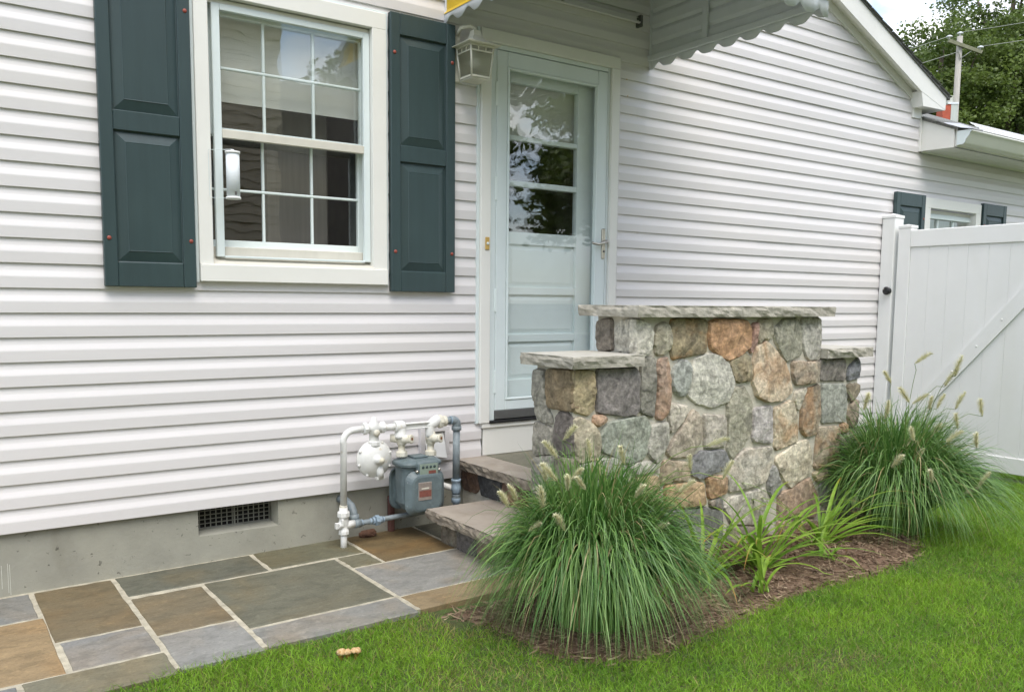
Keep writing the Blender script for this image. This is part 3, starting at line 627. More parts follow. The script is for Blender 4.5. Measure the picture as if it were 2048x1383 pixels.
# shingle edges along the visible rake
n = 0
sx0 = 4.4
while sx0 < 7.17:
    L = .145; a, b = sx0, min(sx0 + L, 7.18); dz = random.uniform(0, .003)
    V = [(x, y, top(x) + h) for x, h in ((a, .003), (b, .009 + dz)) for y in (-.136 - random.uniform(0, .006), .35)] + [(x, y, top(x) + h - .005) for x, h in ((a, .003), (b, .009 + dz)) for y in (-.136, .35)]
    mesh('shingle', V, [(0, 2, 3, 1), (4, 5, 7, 6), (0, 4, 6, 2), (2, 6, 7, 3)], 'shingle', roof); sx0 += L
box('main_gutter', 7.12, 7.20, -.10, 5.9, 2.90, 3.0, 'gutter_white', roof, .008)
# right wing eave
ev = part_empty('eave', house, (7, -.3, 2.5), 'white boxed eave with gutter and leaf guard over the small window')
mesh('eave_end', [(6.944, -.004, 2.505), (6.944, -.30, 2.50), (6.944, -.30, 2.640), (6.944, -.004, 2.765)] + [(6.962, y, z) for y, z in ((-.004, 2.505), (-.30, 2.50), (-.30, 2.640), (-.004, 2.765))],
     [(0, 1, 2, 3), (7, 6, 5, 4), (0, 4, 5, 1), (1, 5, 6, 2)], 'white_trim', ev)
box('corner_strip', 6.925, 6.943, -.03, -.004, 2.50, 2.80, 'white_trim', ev)
for i in range(18):
    a = 6.963 + i * .15; mesh('soffit_board', [(a, -.02, 2.503), (a + .146, -.02, 2.503), (a + .146, -.30, 2.500), (a, -.30, 2.500), (a + .146, -.02, 2.511), (a + .1499, -.02, 2.511), (a + .1499, -.30, 2.508), (a + .146, -.30, 2.508)], [(0, 1, 2, 3), (4, 5, 6, 7), (1, 4, 7, 2)], 'white_trim', ev)
box('soffit_trim', 6.963, 9.6, -.03, -.02, 2.494, 2.512, 'white_trim', ev)
box('fascia', 6.963, 9.6, -.318, -.3005, 2.505, 2.645, 'white_trim', ev)
gp = [(-.3185, 2.515), (-.37, 2.517), (-.385, 2.53), (-.392, 2.555), (-.415, 2.58), (-.425, 2.605), (-.435, 2.610), (-.435, 2.622), (-.425, 2.625)]
V = [(x, y, z) for x in (6.96, 9.6) for y, z in gp]; k = len(gp)
mesh('gutter', V, [(i, i + 1, k + i + 1, k + i) for i in range(k - 1)] , 'gutter_white', ev, True)
mesh('gutter_end', [(6.955, y, z) for y, z in gp] + [(6.955, -.3185, 2.625)], [tuple(range(k + 1))], 'white_metal', ev)
mesh('flashing', [(6.950, -.20, 2.712), (6.945, -.31, 2.655), (6.945, -.44, 2.627), (7.12, -.44, 2.627), (7.12, -.25, 2.715)], [(0, 1, 2, 3, 4)], 'flashing_grey', ev)
bm = bmesh.new()
gl = lambda t: (-.436 + .118 * t, 2.627 + .088 * t)
def gstrip(x0_, x1_, t0, t1):
    (ya, za), (yb, zb) = gl(t0), gl(t1); nn_ = (-.0018, .0024)
    vs_ = [bm.verts.new(p) for p in ((x0_, ya, za), (x1_, ya, za), (x1_, yb, zb), (x0_, yb, zb), (x0_, ya + nn_[0], za + nn_[1]), (x1_, ya + nn_[0], za + nn_[1]), (x1_, yb + nn_[0], zb + nn_[1]), (x0_, yb + nn_[0], zb + nn_[1]))]
    for f in ((3, 2, 1, 0), (4, 5, 6, 7), (0, 1, 5, 4), (2, 3, 7, 6), (1, 2, 6, 5), (3, 0, 4, 7)): bm.faces.new([vs_[q_] for q_ in f])
for i in range(64): gstrip(7.122 + i * .036, 7.122 + i * .036 + .014, 0, 1)
for t in (0, .28, .60, .88): gstrip(7.122, 9.42, t, t + .12)
bm_obj('leaf_guard', bm, 'white_pvc', ev)
V = [(6.935, -.325, 2.650), (9.7, -.325, 2.650), (9.7, 3.2, 2.650 + 3.525 * .418), (6.935, 3.2, 2.650 + 3.525 * .418)]; V += [(x, y, z - .02) for x, y, z in V]
mesh('wing_roof', V, [(0, 1, 2, 3), (7, 6, 5, 4), (0, 4, 5, 1), (3, 7, 4, 0)], 'shingle_darkened', ev)
for i in range(5):
    y = -.328 + i * .14; z = 2.656 + (y + .328) * .418
    mesh('shingle', [(6.925, y, z), (9.6, y, z), (9.6, y + .16, z + .16 * .418 - .002), (6.925, y + .16, z + .16 * .418 - .002)] + [(6.925, y, z - .008), (9.6, y, z - .008), (6.925, y + .16, z + .16 * .418 - .010)], [(0, 1, 2, 3), (4, 5, 1, 0), (4, 0, 3, 6)], 'shingle_darkened', ev)

# dryer vent hood on the siding
dv = part_empty('dryer_vent', house, (2.3, 0, .45), 'beige louvred vent hood behind the gas meter')
casing(dv, 2.225, 2.405, .365, .555, .028, -.045, -.016, 'vinyl', name='vent_frame')
mesh('vent_flap', [(2.256, -.05, .40), (2.372, -.075, .385), (2.372, -.03, .522), (2.256, -.03, .522)], [(0, 1, 2, 3)], 'white_pvc', dv)
box('vent_back', 2.2535, 2.3765, -.020, -.0165, .3935, .5265, 'dark_hole', dv, 0)

# ------------------------------------------------------------------ aluminium awning over the door
aw = root('awning', (3.13, 0, 2.7), 'yellow and white aluminium door awning with scalloped grey-shaded valance', 'awning')
XL, XR, YF = 2.386, 3.868, -1.275; ZBm = 2.723
def valance(name, p0, p1, z1, drop, nsc, mt, outward):
    p0 = Vector(p0); p1 = Vector(p1); n = nsc * 12; V = []; th = Vector(outward).normalized() * .0015
    for i in range(n + 1):
        p = p0.lerp(p1, i / n); ph = i / 12 * 2 * math.pi; zb = z1 - drop + .016 * math.cos(ph + math.pi) + .004 * math.cos(2 * ph)
        w = Vector(outward).normalized() * .004 * math.sin(ph)
        for s in (1, -1): V += [(p.x + th.x * s, p.y + th.y * s, z1), (p.x + th.x * s + w.x, p.y + th.y * s + w.y, zb)]
    Fc = []
    for i in range(n): a = 4 * i; Fc += [(a, a + 1, a + 5, a + 4), (a + 2, a + 6, a + 7, a + 3), (a + 1, a + 3, a + 7, a + 5)]
    return mesh(name, V, Fc, mt, aw, True)
valance('valance', (XL, -.01, 0), (XL, YF, 0), ZBm + .003, .038, 8, 'awning_white', (-1, 0, 0)); valance('valance', (XR, -.01, 0), (XR, YF, 0), ZBm + .003, .038, 8, 'awning_white', (1, 0, 0))
valance('valance', (XL, YF - .01, 0), (XR + .003, YF - .01, 0), 2.748, .066, 10, 'awning_white', (0, -1, 0))
for X, s in ((XL, 1), (XR, -1)):
    z = ZBm + .0035
    while z < 3.45:
        h = .096; y_end = max(YF + .015, -(3.52 - z - .01) * 1.275 / .77)
        if y_end > -.08: break
        yt = max(YF + .015, -(3.52 - (z + h)) * 1.275 / .77); yt = min(yt, -.03)
        V = []
        for (zz, off) in ((0, .006), (.02, -.006), (.074, -.006), (h, .004)):
            ye = y_end + (yt - y_end) * zz / h; V += [(X + off * -s, -.012, z + zz), (X + off * -s, ye, z + zz)]
        V += [(x + .0012 * s, y, zz) for x, y, zz in V]
        mesh('side_slat', V, [(2 * i, 2 * i + 1, 2 * i + 3, 2 * i + 2) for i in range(3)] + [(8 + 2 * i, 10 + 2 * i, 11 + 2 * i, 9 + 2 * i) for i in range(3)], None, aw, mats=['awning_yellow', 'awning_white'], fmat=[0, 0, 0, 1, 1, 1]); z += h
    box('side_rail', X + (.008 if s > 0 else -.026), X + (.026 if s > 0 else -.008), YF + .02, -.012, ZBm - .002, ZBm + .034, 'awning_white', aw, .003)
    box('strut', X + (.008 if s > 0 else -.026), X + (.026 if s > 0 else -.008), -.50, -.46, ZBm + .0345, 3.20, 'awning_white', aw, .003)
    box('wall_bracket', X + (-.012 if s < 0 else .0), X + (.0 if s < 0 else .012), -.030, -.016, ZBm - .05, 3.45, 'awning_white', aw, .002)
box('front_rail', XL, XR, YF - .007, YF + .02, 2.749, 2.772, 'awning_white', aw, .004)
ns = 12; wS = (XR - XL + .05) / ns
for i in range(ns):
    a = XL - .025 + i * wS; V = []
    for (dx, dz) in ((0, .014), (.02, .0), (wS - .02, .0), (wS - .0004, .014)):
        V += [(a + dx, -.012, 3.53 + dz), (a + dx, YF - .03, 2.762 + dz)]
    V += [(x, y, zz - .002) for x, y, zz in V]
    mesh('roof_slat', V, [(2 * j, 2 * j + 1, 2 * j + 3, 2 * j + 2) for j in range(3)] + [(8 + 2 * j, 10 + 2 * j, 11 + 2 * j, 9 + 2 * j) for j in range(3)] + [(1, 9, 11, 3), (3, 11, 13, 5), (5, 13, 15, 7)], None, aw, mats=['awning_yellow', 'awning_white'], fmat=[0, 0, 0, 1, 1, 1, 0, 0, 0])
# shade rail on the wall under the awning
sr = root('mounting_rail', (3.2, -.03, 2.94), 'white horizontal mounting rail with bolts on the siding under the awning', 'rail')
box('track', 2.80, 3.752, -.048, -.0185, 2.932, 2.962, 'vinyl', sr, .004); box('lip', 2.80, 3.752, -.062, -.0485, 2.922, 2.932, 'vinyl', sr, .002)
for x in (3.14, 3.725): lathe('bolt', (x, -.048, 2.948), (0, -1, 0), [(0, .009), (.006, .009), (.008, .003)], 'dark_sweep', sr, 10)
box('end_clip', 3.735, 3.756, -.064, -.0183, 2.905, 2.972, 'dark_sweep', sr, .003)

# ------------------------------------------------------------------ lantern, doorbell, thermometer
ln = root('wall_lantern', (2.505, -.12, 2.38), 'cream craftsman wall lantern with a bulb beside the door', 'lantern'); LC = 'lantern_cream'
cx, cy = 2.508, -.125
box('back_plate', 2.425, 2.475, -.032, -.018, 2.39, 2.655, LC, ln, .004)
tube('arm', [(2.452, -.032, 2.63), (2.455, -.07, 2.66), (2.49, -.11, 2.665), (cx, cy, 2.65), (cx, cy, 2.60)], .010, LC, ln, 10)
def frustum(name, c, r0, r1, z0, z1, mt, par, n=4):
    V = [(c[0] + sx * r, c[1] + sy * r, z) for r, z in ((r0, z0), (r1, z1)) for sx, sy in ((-1, -1), (1, -1), (1, 1), (-1, 1))]
    return mesh(name, V, [(3, 2, 1, 0), (4, 5, 6, 7)] + [(i, (i + 1) % 4, 4 + (i + 1) % 4, 4 + i) for i in range(4)], mt, par)
bm = bmesh.new()
rg = [[bm.verts.new((cx + sx * r, cy + sy * r, z)) for sx, sy in ((-1, -1), (1, -1), (1, 1), (-1, 1))] for r, z in ((.098, 2.556), (.10, 2.560), (.045, 2.585), (.024, 2.612), (.020, 2.64))]
for i in range(4):
    for k in range(4): bm.faces.new((rg[i][k], rg[i][(k + 1) % 4], rg[i + 1][(k + 1) % 4], rg[i + 1][k]))
bm.faces.new(rg[0][::-1]); bm.faces.new(rg[4]); bm_obj('roof', bm, LC, ln)
z0, zm_, z1, rb, rt_ = 2.393, 2.520, 2.555, .056, .070
for sx in (-1, 1):
    for sy in (-1, 1):
        tube('corner_post', [(cx + sx * rb, cy + sy * rb, z0), (cx + sx * rt_, cy + sy * rt_, z1)], .0055, LC, ln, 4)
bm = bmesh.new()
for z, hh in ((z0, .010), (zm_, .006), (z1 - .008, .008)):
    r = rb + (rt_ - rb) * (z - z0) / (z1 - z0)
    for s in (-1, 1): bm_box(bm, cx - r, cx + r, cy + s * r - .005, cy + s * r + .005, z, z + hh); bm_box(bm, cx + s * r - .0048, cx + s * r + .0048, cy - r + .005, cy + r - .005, z + .0003, z + hh - .0003)
for s in (-1, 1):
    for t_ in (-.33, .33):
        r = rt_ - .002; bm_box(bm, cx + t_ * r - .002, cx + t_ * r + .002, cy + s * r - .003, cy + s * r + .003, zm_ + .006, z1 - .008); bm_box(bm, cx + s * r - .003, cx + s * r + .003, cy + t_ * r - .002, cy + t_ * r + .002, zm_ + .006, z1 - .008)
bm_obj('lattice', bm, LC, ln)
box('base', cx - rb, cx + rb, cy - rb, cy + rb, z0 - .008, z0 - .0003, LC, ln)
for s, ax in ((-1, 0), (1, 0), (-1, 1), (1, 1)):
    p = []
    for r, z in ((rb, z0 + .01), (rt_ - .002, z1 - .01)): p += [(cx + s * r, cy - r, z), (cx + s * r, cy + r, z)] if ax == 0 else [(cx - r, cy + s * r, z), (cx + r, cy + s * r, z)]
    mesh('pane', p, [(0, 1, 3, 2)], 'lamp_glass', ln)
lathe('bulb', (cx, cy, 2.545), (0, 0, -1), [(0, .012), (.025, .013), (.045, .026), (.062, .032), (.080, .029), (.093, .016), (.098, .002)], 'bulb', ln, 20)
db = root('doorbell', (2.645, -.04, 1.55), 'small brass doorbell button on the left door casing', 'doorbell')
box('plate', 2.632, 2.660, -.047, -.0402, 1.518, 1.588, 'brass', db, .003); lathe('button', (2.646, -.047, 1.553), (0, -1, 0), [(0, .008), (.004, .008), (.006, .004), (.0061, .001)], 'white_paint', db, 14)
th = root('window_thermometer', (1.236, -.09, 1.68), 'white tube thermometer on a clear bracket at the window', 'thermometer')
lathe('tube', (1.236, -.092, 1.695), (0, 0, 1), [(0, .0295), (.19, .0295)], 'pipe_white_matte', th, 28)
lathe('cap', (1.236, -.092, 1.684), (0, 0, 1), [(0, .033), (.010, .033), (.0105, .03)], 'white_pvc', th, 28); lathe('cap', (1.236, -.092, 1.8855), (0, 0, 1), [(0, .03), (.0005, .033), (.010, .033), (.014, .008), (.018, .007)], 'white_pvc', th, 28)
tube('bracket', [(1.236, -.092, 1.905), (1.20, -.085, 1.901), (1.142, -.05, 1.90), (1.142, -.046, 1.89), (1.144, -.046, 1.70), (1.146, -.05, 1.689), (1.21, -.085, 1.687), (1.236, -.092, 1.683)], .0012, 'white_metal', th, 6)
box('slot', 1.233, 1.243, -.1222, -.1205, 1.700, 1.716, 'dark_sweep', th, .0005)

# ------------------------------------------------------------------ gas meter set
gm = root('gas_meter', (2.1, -.15, 0), 'grey gas meter with white regulator and pipes against the foundation', 'gas meter')
yp = -.165; pr_ = .0165
bm = bmesh.new(); bm_tube(bm, [(1.728, -.15, -.03), (1.728, -.15, .105)], .0165); bm_obj('inlet_pipe', bm, 'pipe_white', gm)
bm = bmesh.new(); bm_tube(bm, [(1.728, -.152, .205), (1.726, yp, .53)] + arc((1.783, yp, .535), .060, math.pi, math.pi / 2, (1, 0, 0), (0, 0, 1), 8)[0:] + [(1.835, yp, .597)], .0165, 16); bm_obj('riser_pipe', bm, 'pipe_white', gm)
bm = bmesh.new()
bm_lathe(bm, (1.728, -.15, .070), (0, 0, 1), [(0, .020), (.004, .024), (.028, .024), (.03, .019), (.045, .022), (.06, .026), (.075, .022), (.085, .023), (.09, .028), (.118, .028), (.12, .021), (.138, .021)], 14)
bm_tube(bm, [(1.728, -.15, .118), (1.786, -.15, .117)], [.02, .019], 12); bm_tube(bm, [(1.728, -.15, .12), (1.69, -.165, .122)], [.018, .015], 12); bm_box(bm, 1.676, 1.690, -.178, -.160, .108, .138, .002); bm_box(bm, 1.705, 1.716, -.185, -.17, .12, .155, .002)
bm_obj('shutoff_valve', bm, 'pipe_white', gm)
bm = bmesh.new(); bm_lathe(bm, (1.728, -.15, .202), (0, 0, 1), [(0, .0195), (.016, .0195), (.018, .017)], 14); bm_obj('rusty_collar', bm, 'pipe_cream', gm)
# low galvanised line and bypass elbow
bm = bmesh.new(); bm_tube(bm, [(1.786, -.15, .115), (1.82, -.15, .115)], .021); bm_tube(bm, [(1.796, -.13, .125), (1.800, -.11, .165), (1.797, -.09, .195), (1.785, -.055, .215), (1.775, .004, .215)], .020); bm_lathe(bm, (1.799, -.122, .125), (0, .2, 1), [(0, .026), (.03, .026)], 14)
bm_obj('elbow', bm, 'pipe_grey', gm)
tube('lower_pipe', [(1.82, -.148, .115), (2.30, -.12, .118)], .0135, 'pipe_grey', gm)
bm = bmesh.new()
for x, r, w in ((1.822, .0175, .010), (1.872, .016, .010), (1.888, .020, .012), (1.903, .024, .02), (1.926, .019, .014), (1.944, .016, .008)): bm_lathe(bm, (x, -.1465, .1152), (1, .058, .006), [(0, r), (w, r)], 10)
bm_obj('union', bm, 'pipe_blue', gm)
# regulator
rg_ = bm_obj('regulator', (lambda b: (bm_lathe(b, (1.892, -.135, .440), (0, -1, 0), [(0, .04), (.012, .070), (.020, .088), (.022, .096), (.031, .096), (.033, .088), (.045, .079), (.058, .056), (.068, .032), (.070, .019), (.088, .017), (.090, .002)], 36), b)[1])(bmesh.new()), 'pipe_white', gm)
for i in range(8):
    a = i * math.pi / 4 + .3; lathe('bolt', (1.892 + .0905 * math.cos(a), -.167, .440 + .0905 * math.sin(a)), (0, -1, 0), [(0, .0075), (.007, .0075), (.008, .003)], 'pipe_white', rg_, 8)
bm = bmesh.new(); bm_lathe(bm, (1.906, -.205, .437), (0, -1, 0), [(0, .017), (.02, .016), (.021, .011), (.026, .010), (.027, .001)], 12); bm_obj('adjuster_cap', bm, 'pipe_cream', rg_)
bm = bmesh.new(); bm_tube(bm, [(1.906, -.185, .405), (1.911, -.192, .375), (1.914, -.182, .345)], [.016, .019, .020], 12); bm_box(bm, 1.893, 1.934, -.196, -.165, .334, .350, .003); bm_obj('vent_spout', bm, 'pipe_white', rg_)
bm = bmesh.new()
bm_lathe(bm, (1.830, yp, .597), (1, 0, 0), [(0, .026), (.022, .026), (.024, .020), (.045, .026), (.065, .030), (.085, .026), (.094, .021), (.096, .025), (.118, .025)], 14)
bm_lathe(bm, (1.890, yp, .600), (0, 0, -1), [(-.052, .012), (-.035, .014), (-.02, .028), (0, .030), (.03, .029), (.032, .025), (.075, .025), (.08, .028), (.095, .028)], 14)
bm_obj('regulator_body', bm, 'pipe_white', gm)
bm = bmesh.new(); bm_lathe(bm, (1.893, yp - .022, .575), (0, -1, 0), [(0, .018), (.012, .016), (.013, .005)], 10); bm_obj('test_plug', bm, 'pipe_cream', gm)
tube('crossover_pipe', [(1.945, yp, .594), (2.02, yp, .594)], .0165, 'pipe_white', gm)
bm = bmesh.new()
bm_lathe(bm, (2.006, yp, .595), (1, 0, -.02), [(0, .026), (.004, .030), (.04, .030), (.055, .024), (.06, .016)], 14); bm_lathe(bm, (2.040, yp, .60), (0, 0, -1), [(-.012, .012), (-.005, .026), (.02, .030), (.05, .030), (.052, .033), (.066, .033)], 14)
bm_box(bm, 2.055, 2.21, yp - .006, yp + .006, .580, .606, .003); bm_box(bm, 2.055, 2.21, yp - .018, yp + .018, .602, .608, .002); bm_box(bm, 2.055, 2.21, yp - .018, yp + .018, .576, .582, .002)
bm_lathe(bm, (2.195, yp, .575), (.85, 0, .5), [(0, .018), (.02, .026), (.05, .030), (.075, .029), (.085, .026)], 14); bm_lathe(bm, (2.212, yp, .60), (0, 0, -1), [(0, .018), (.02, .026), (.06, .025), (.075, .024)], 12)
bm_obj('meter_bar', bm, 'pipe_white', gm)
for x, zt_ in ((2.046, .545), (2.218, .535)):
    bm = bmesh.new(); bm_lathe(bm, (x, yp, zt_), (0, 0, -1), [(-.02, .022), (0, .026), (.02, .027), (.045, .024), (.05, .018), (.078, .018), (.08, .026), (.108, .026), (.11, .022)], 14)
    bm_tube(bm, [(x - .012, yp + .01, zt_ - .018), (x + .022, yp - .055, zt_ - .012)], [.024, .020], 14)
    if x < 2.1: bm_tube(bm, [(x, yp, zt_ - .015), (x - .05, yp + .03, zt_ - .012)], [.024, .021], 14)
    sv = bm_obj('swivel_valve', bm, 'pipe_cream', gm)
    bm = bmesh.new(); d = Vector((.034, -.065, .006)).normalized(); c = Vector((x + .022, yp - .055, zt_ - .012)); bm_lathe(bm, c - d * .004, d, [(0, .019), (.004, .023), (.012, .023), (.014, .018)], 16); bm_obj('plug', bm, 'pipe_cream', sv)
    bm = bmesh.new(); bm_lathe(bm, c + d * .0098, d, [(0, .0085), (.0012, .0085)], 10); bm_obj('rust_hole', bm, 'rust', sv)
bm = bmesh.new(); bm_lathe(bm, (2.258, yp, .602), (1, 0, .02), [(0, .026), (.006, .032), (.028, .032), (.03, .025), (.038, .025), (.04, .029), (.05, .029)], 10); bm_obj('union_nut', bm, 'pipe_cream', gm)
tube('nipple', [(2.305, yp, .603), (2.345, yp, .604)], .0165, 'pipe_grey', gm); bm = bmesh.new(); bm_lathe(bm, (2.336, yp, .604), (1, 0, 0), [(0, .022), (.008, .023)], 14); bm_obj('thread_ring', bm, 'pipe_blue', gm)
bm = bmesh.new(); bm_tube(bm, [(2.342, yp, .604)] + arc((2.352, yp, .580), .024, math.pi / 2, 0, (1, 0, 0), (0, 0, 1), 6) + [(2.376, yp, .555)], .023, 14); bm_lathe(bm, (2.376, yp, .57), (0, 0, -1), [(0, .026), (.012, .027), (.022, .026), (.024, .02)], 14); bm_obj('corner_elbow', bm, 'pipe_grey', gm)
tube('house_pipe', [(2.376, yp, .56), (2.374, yp, .27)], .0195, 'pipe_grey', gm, 16)
bm = bmesh.new(); bm_lathe(bm, (2.374, yp, .283), (0, 0, -1), [(0, .026), (.012, .027), (.015, .024), (.03, .023), (.045, .027), (.06, .027), (.07, .023), (.082, .023)], 14); bm_lathe(bm, (2.374, yp, .19), (0, 0, -1), [(0, .021), (.008, .021), (.012, .025), (.034, .025), (.04, .018), (.2, .016)], 14); bm_obj('tee', bm, 'pipe_blue', gm)
tube('branch_pipe', [(2.374, yp, .228), (2.34, -.11, .238), (2.27, .006, .262)], .0165, 'pipe_white', gm)
for x, zt_ in ((2.046, .545), (2.218, .535)): nut('swivel_nut', (x, yp, zt_ - .108), (0, 0, 1), .031, .026, 'pipe_cream', gm, 8)
nut('union_hex', (2.262, yp, .602), (1, 0, .02), .036, .022, 'pipe_cream', gm, 8); nut('valve_hex', (1.728, -.15, .160), (0, 0, 1), .032, .026, 'pipe_white', gm, 8); nut('valve_hex', (1.728, -.15, .071), (0, 0, 1), .027, .020, 'pipe_white', gm, 8)
nut('regulator_hex', (1.832, yp, .597), (1, 0, 0), .031, .02, 'pipe_white', gm, 8); nut('regulator_hex', (1.927, yp, .597), (1, 0, 0), .030, .02, 'pipe_white', gm, 8); nut('regulator_hex', (1.890, yp, .508), (0, 0, 1), .033, .022, 'pipe_white', gm, 8); nut('union_hex', (1.902, -.1465, .1152), (1, .058, .006), .028, .022, 'pipe_blue', gm, 8)
for c_, ax_, r_ in (((2.306, yp, .603), (1, 0, 0), .0178), ((2.374, yp, .199), (0, 0, -1), .0218)):
    lathe('thread', c_, ax_, [(k * .0022, r_ + (.0016 if k % 2 else 0)) for k in range(10)], 'pipe_grey', gm, 14)
# meter body: top flange, column, front and rear bellows covers
MG = 'meter_grey'; cxm = 2.128
def rrect(w, h, r, n=5):
    out = []
    for sx, sz, a0 in ((1, 1, 0), (-1, 1, 1), (-1, -1, 2), (1, -1, 3)):
        for i in range(n + 1): a = (a0 + i / n) * math.pi / 2; out.append((sx * (w - r) + r * math.cos(a), sz * (h - r) + r * math.sin(a)))
    return out
def slab(bm, rings, axis):   # rings: list of (offset along axis, polygon) ; axis 'y' or 'z'
    R_ = []
    for off, poly, (cx_, c2_) in rings:
        R_.append([bm.verts.new((cx_ + a, off, c2_ + b) if axis == 'y' else (cx_ + a, c2_ + b, off)) for a, b in poly])
    n = len(R_[0])
    for i in range(len(R_) - 1):
        for k in range(n): bm.faces.new((R_[i][k], R_[i][(k + 1) % n], R_[i + 1][(k + 1) % n], R_[i + 1][k]))
    bm.faces.new(R_[0]); bm.faces.new(R_[-1][::-1])
bm = bmesh.new(); slab(bm, [(.385, rrect(.105, .075, .05), (cxm, -.175)), (.20, rrect(.105, .07, .05), (cxm, -.175)), (.16, rrect(.075, .06, .04), (cxm, -.175))], 'z'); mb = bm_obj('meter_body', bm, MG, gm)
bm = bmesh.new(); slab(bm, [(.392, rrect(.118, .088, .055), (cxm, -.175)), (.405, rrect(.12, .09, .055), (cxm, -.175)), (.412, rrect(.117, .087, .055), (cxm, -.175)), (.424, rrect(.098, .07, .05), (cxm, -.175)), (.427, rrect(.09, .06, .05), (cxm, -.175))], 'z'); tf = bm_obj('top_flange', bm, MG, gm)
box('handhole_cover', 2.095, 2.175, -.215, -.135, .427, .437, MG, tf, .003)
for i in range(6): a = i * math.pi / 3 + .2; lathe('bolt', (cxm + .104 * math.cos(a), -.175 + .076 * math.sin(a), .412), (0, 0, 1), [(0, .006), (.007, .006), (.0075, .002)], 'pipe_grey', tf, 8)
zc = .258
for nm, y0_, sg in (('front_cover', -.250, -1), ('rear_cover', -.095, 1)):
    bm = bmesh.new(); slab(bm, [(y0_, rrect(.110, .112, .052), (cxm, zc)), (y0_ + sg * .012, rrect(.113, .115, .054), (cxm, zc)), (y0_ + sg * .016, rrect(.109, .111, .052), (cxm, zc)), (y0_ + sg * .040, rrect(.088, .094, .046), (cxm, zc)), (y0_ + sg * .044, rrect(.078, .084, .042), (cxm, zc))], 'y'); fc = bm_obj(nm, bm, MG, gm)
    for a, b in ((-.1, .06), (-.1, -.06), (.1, .06), (.1, -.06), (0, -.104), (-.04, -.104)): lathe('bolt', (cxm + a, y0_ + sg * .014, zc + b), (0, sg, 0), [(0, .007), (.007, .007), (.0075, .002)], 'pipe_grey', fc, 8)
    bm = bmesh.new(); slab(bm, [(y0_, rrect(.094, .098, .05), (cxm, zc)), (y0_ - sg * .05, rrect(.082, .09, .05), (cxm, zc))], 'y'); bm_obj('cover_neck', bm, MG, fc)
fcy = -.250 - .044
box('name_plate', cxm - .055, cxm + .022, fcy - .003, fcy + .001, .225, .318, 'plate_metal', gm, .002); box('red_strip', cxm - .051, cxm + .018, fcy - .0042, fcy - .0031, .243, .276, 'red_label', gm, 0); box('plate_line', cxm - .038, cxm + .004, fcy - .0042, fcy - .0031, .283, .289, 'lantern_cream', gm, 0)
bm = bmesh.new(); slab(bm, [(-.235, rrect(.062, .038, .012), (cxm + .012, .385)), (-.278, rrect(.060, .036, .012), (cxm + .012, .380)), (-.282, rrect(.055, .032, .010), (cxm + .012, .380))], 'y'); ih = bm_obj('index_box', bm, MG, gm)
box('index_face', cxm - .040, cxm + .064, -.2845, -.2815, .352, .409, 'index_green', ih, .001); box('index_label', cxm + .010, cxm + .052, -.2860, -.2848, .357, .373, 'red_label', ih, 0)
for i in range(4): lathe('dial', (cxm - .022 + i * .022, -.2846, .392), (0, -1, 0), [(0, .0075), (.0008, .0075), (.0009, .001)], 'shutter_green', ih, 14)
for x in (cxm - .052, cxm + .076): lathe('index_screw', (x, -.272, .372), (0, -1, 0), [(-.02, .009), (0, .009), (.012, .006), (.0125, .001)], 'nickel', ih, 10)
bm = bmesh.new(); bm_box(bm, 2.045, 2.075, -.03, .0, -.01, .20, .003); bm_obj('brick_support', bm, 'brick_red', gm)
# rock by the foundation
bm = bmesh.new(); bmesh.ops.create_icosphere(bm, subdivisions=3, radius=1)
for v in bm.verts:
    nn = mnoise.noise(v.co * 1.8) * .3; v.co = Vector((v.co.x * .05 * (1 + nn), v.co.y * .032 * (1 + nn), v.co.z * .022 * (1 + nn))) + Vector((1.915, -.04, .022))
rk = bm_obj('loose_rock', bm, 'rock', None); rk.color = (.13, .065, .04, 0); props(rk, 'small brown rock on the patio under the gas pipe', 'rock')

# ------------------------------------------------------------------ stone wall with caps
SW = root('stone_wall', (3.38, -1.05, 0), 'stepped fieldstone wall with rough-edged stone caps beside the landing', 'stone wall')
bm = bmesh.new()
bm_box(bm, 2.3415, 2.7255, -1.1935, -.93, -.08, .952); bm_box(bm, 2.726, 4.035, -1.1937, -.90, -.08, 1.171); bm_box(bm, 4.0355, 4.425, -1.1933, -.93, -.08, .945); bm_obj('mortar', bm, 'mortar', SW)
rough_slab('cap_slab', 2.287, 2.700, -1.255, -.865, .952, 1.004, SW, 3, 'cap_stone', 'cap_edge', 'FLB'); rough_slab('cap_slab', 2.655, 4.100, -1.255, -.835, 1.171, 1.223, SW, 5, 'cap_stone', 'cap_edge', 'FLRB'); rough_slab('cap_slab', 4.052, 4.475, -1.255, -.865, .945, .998, SW, 9, 'cap_stone', 'cap_edge', 'FRB')
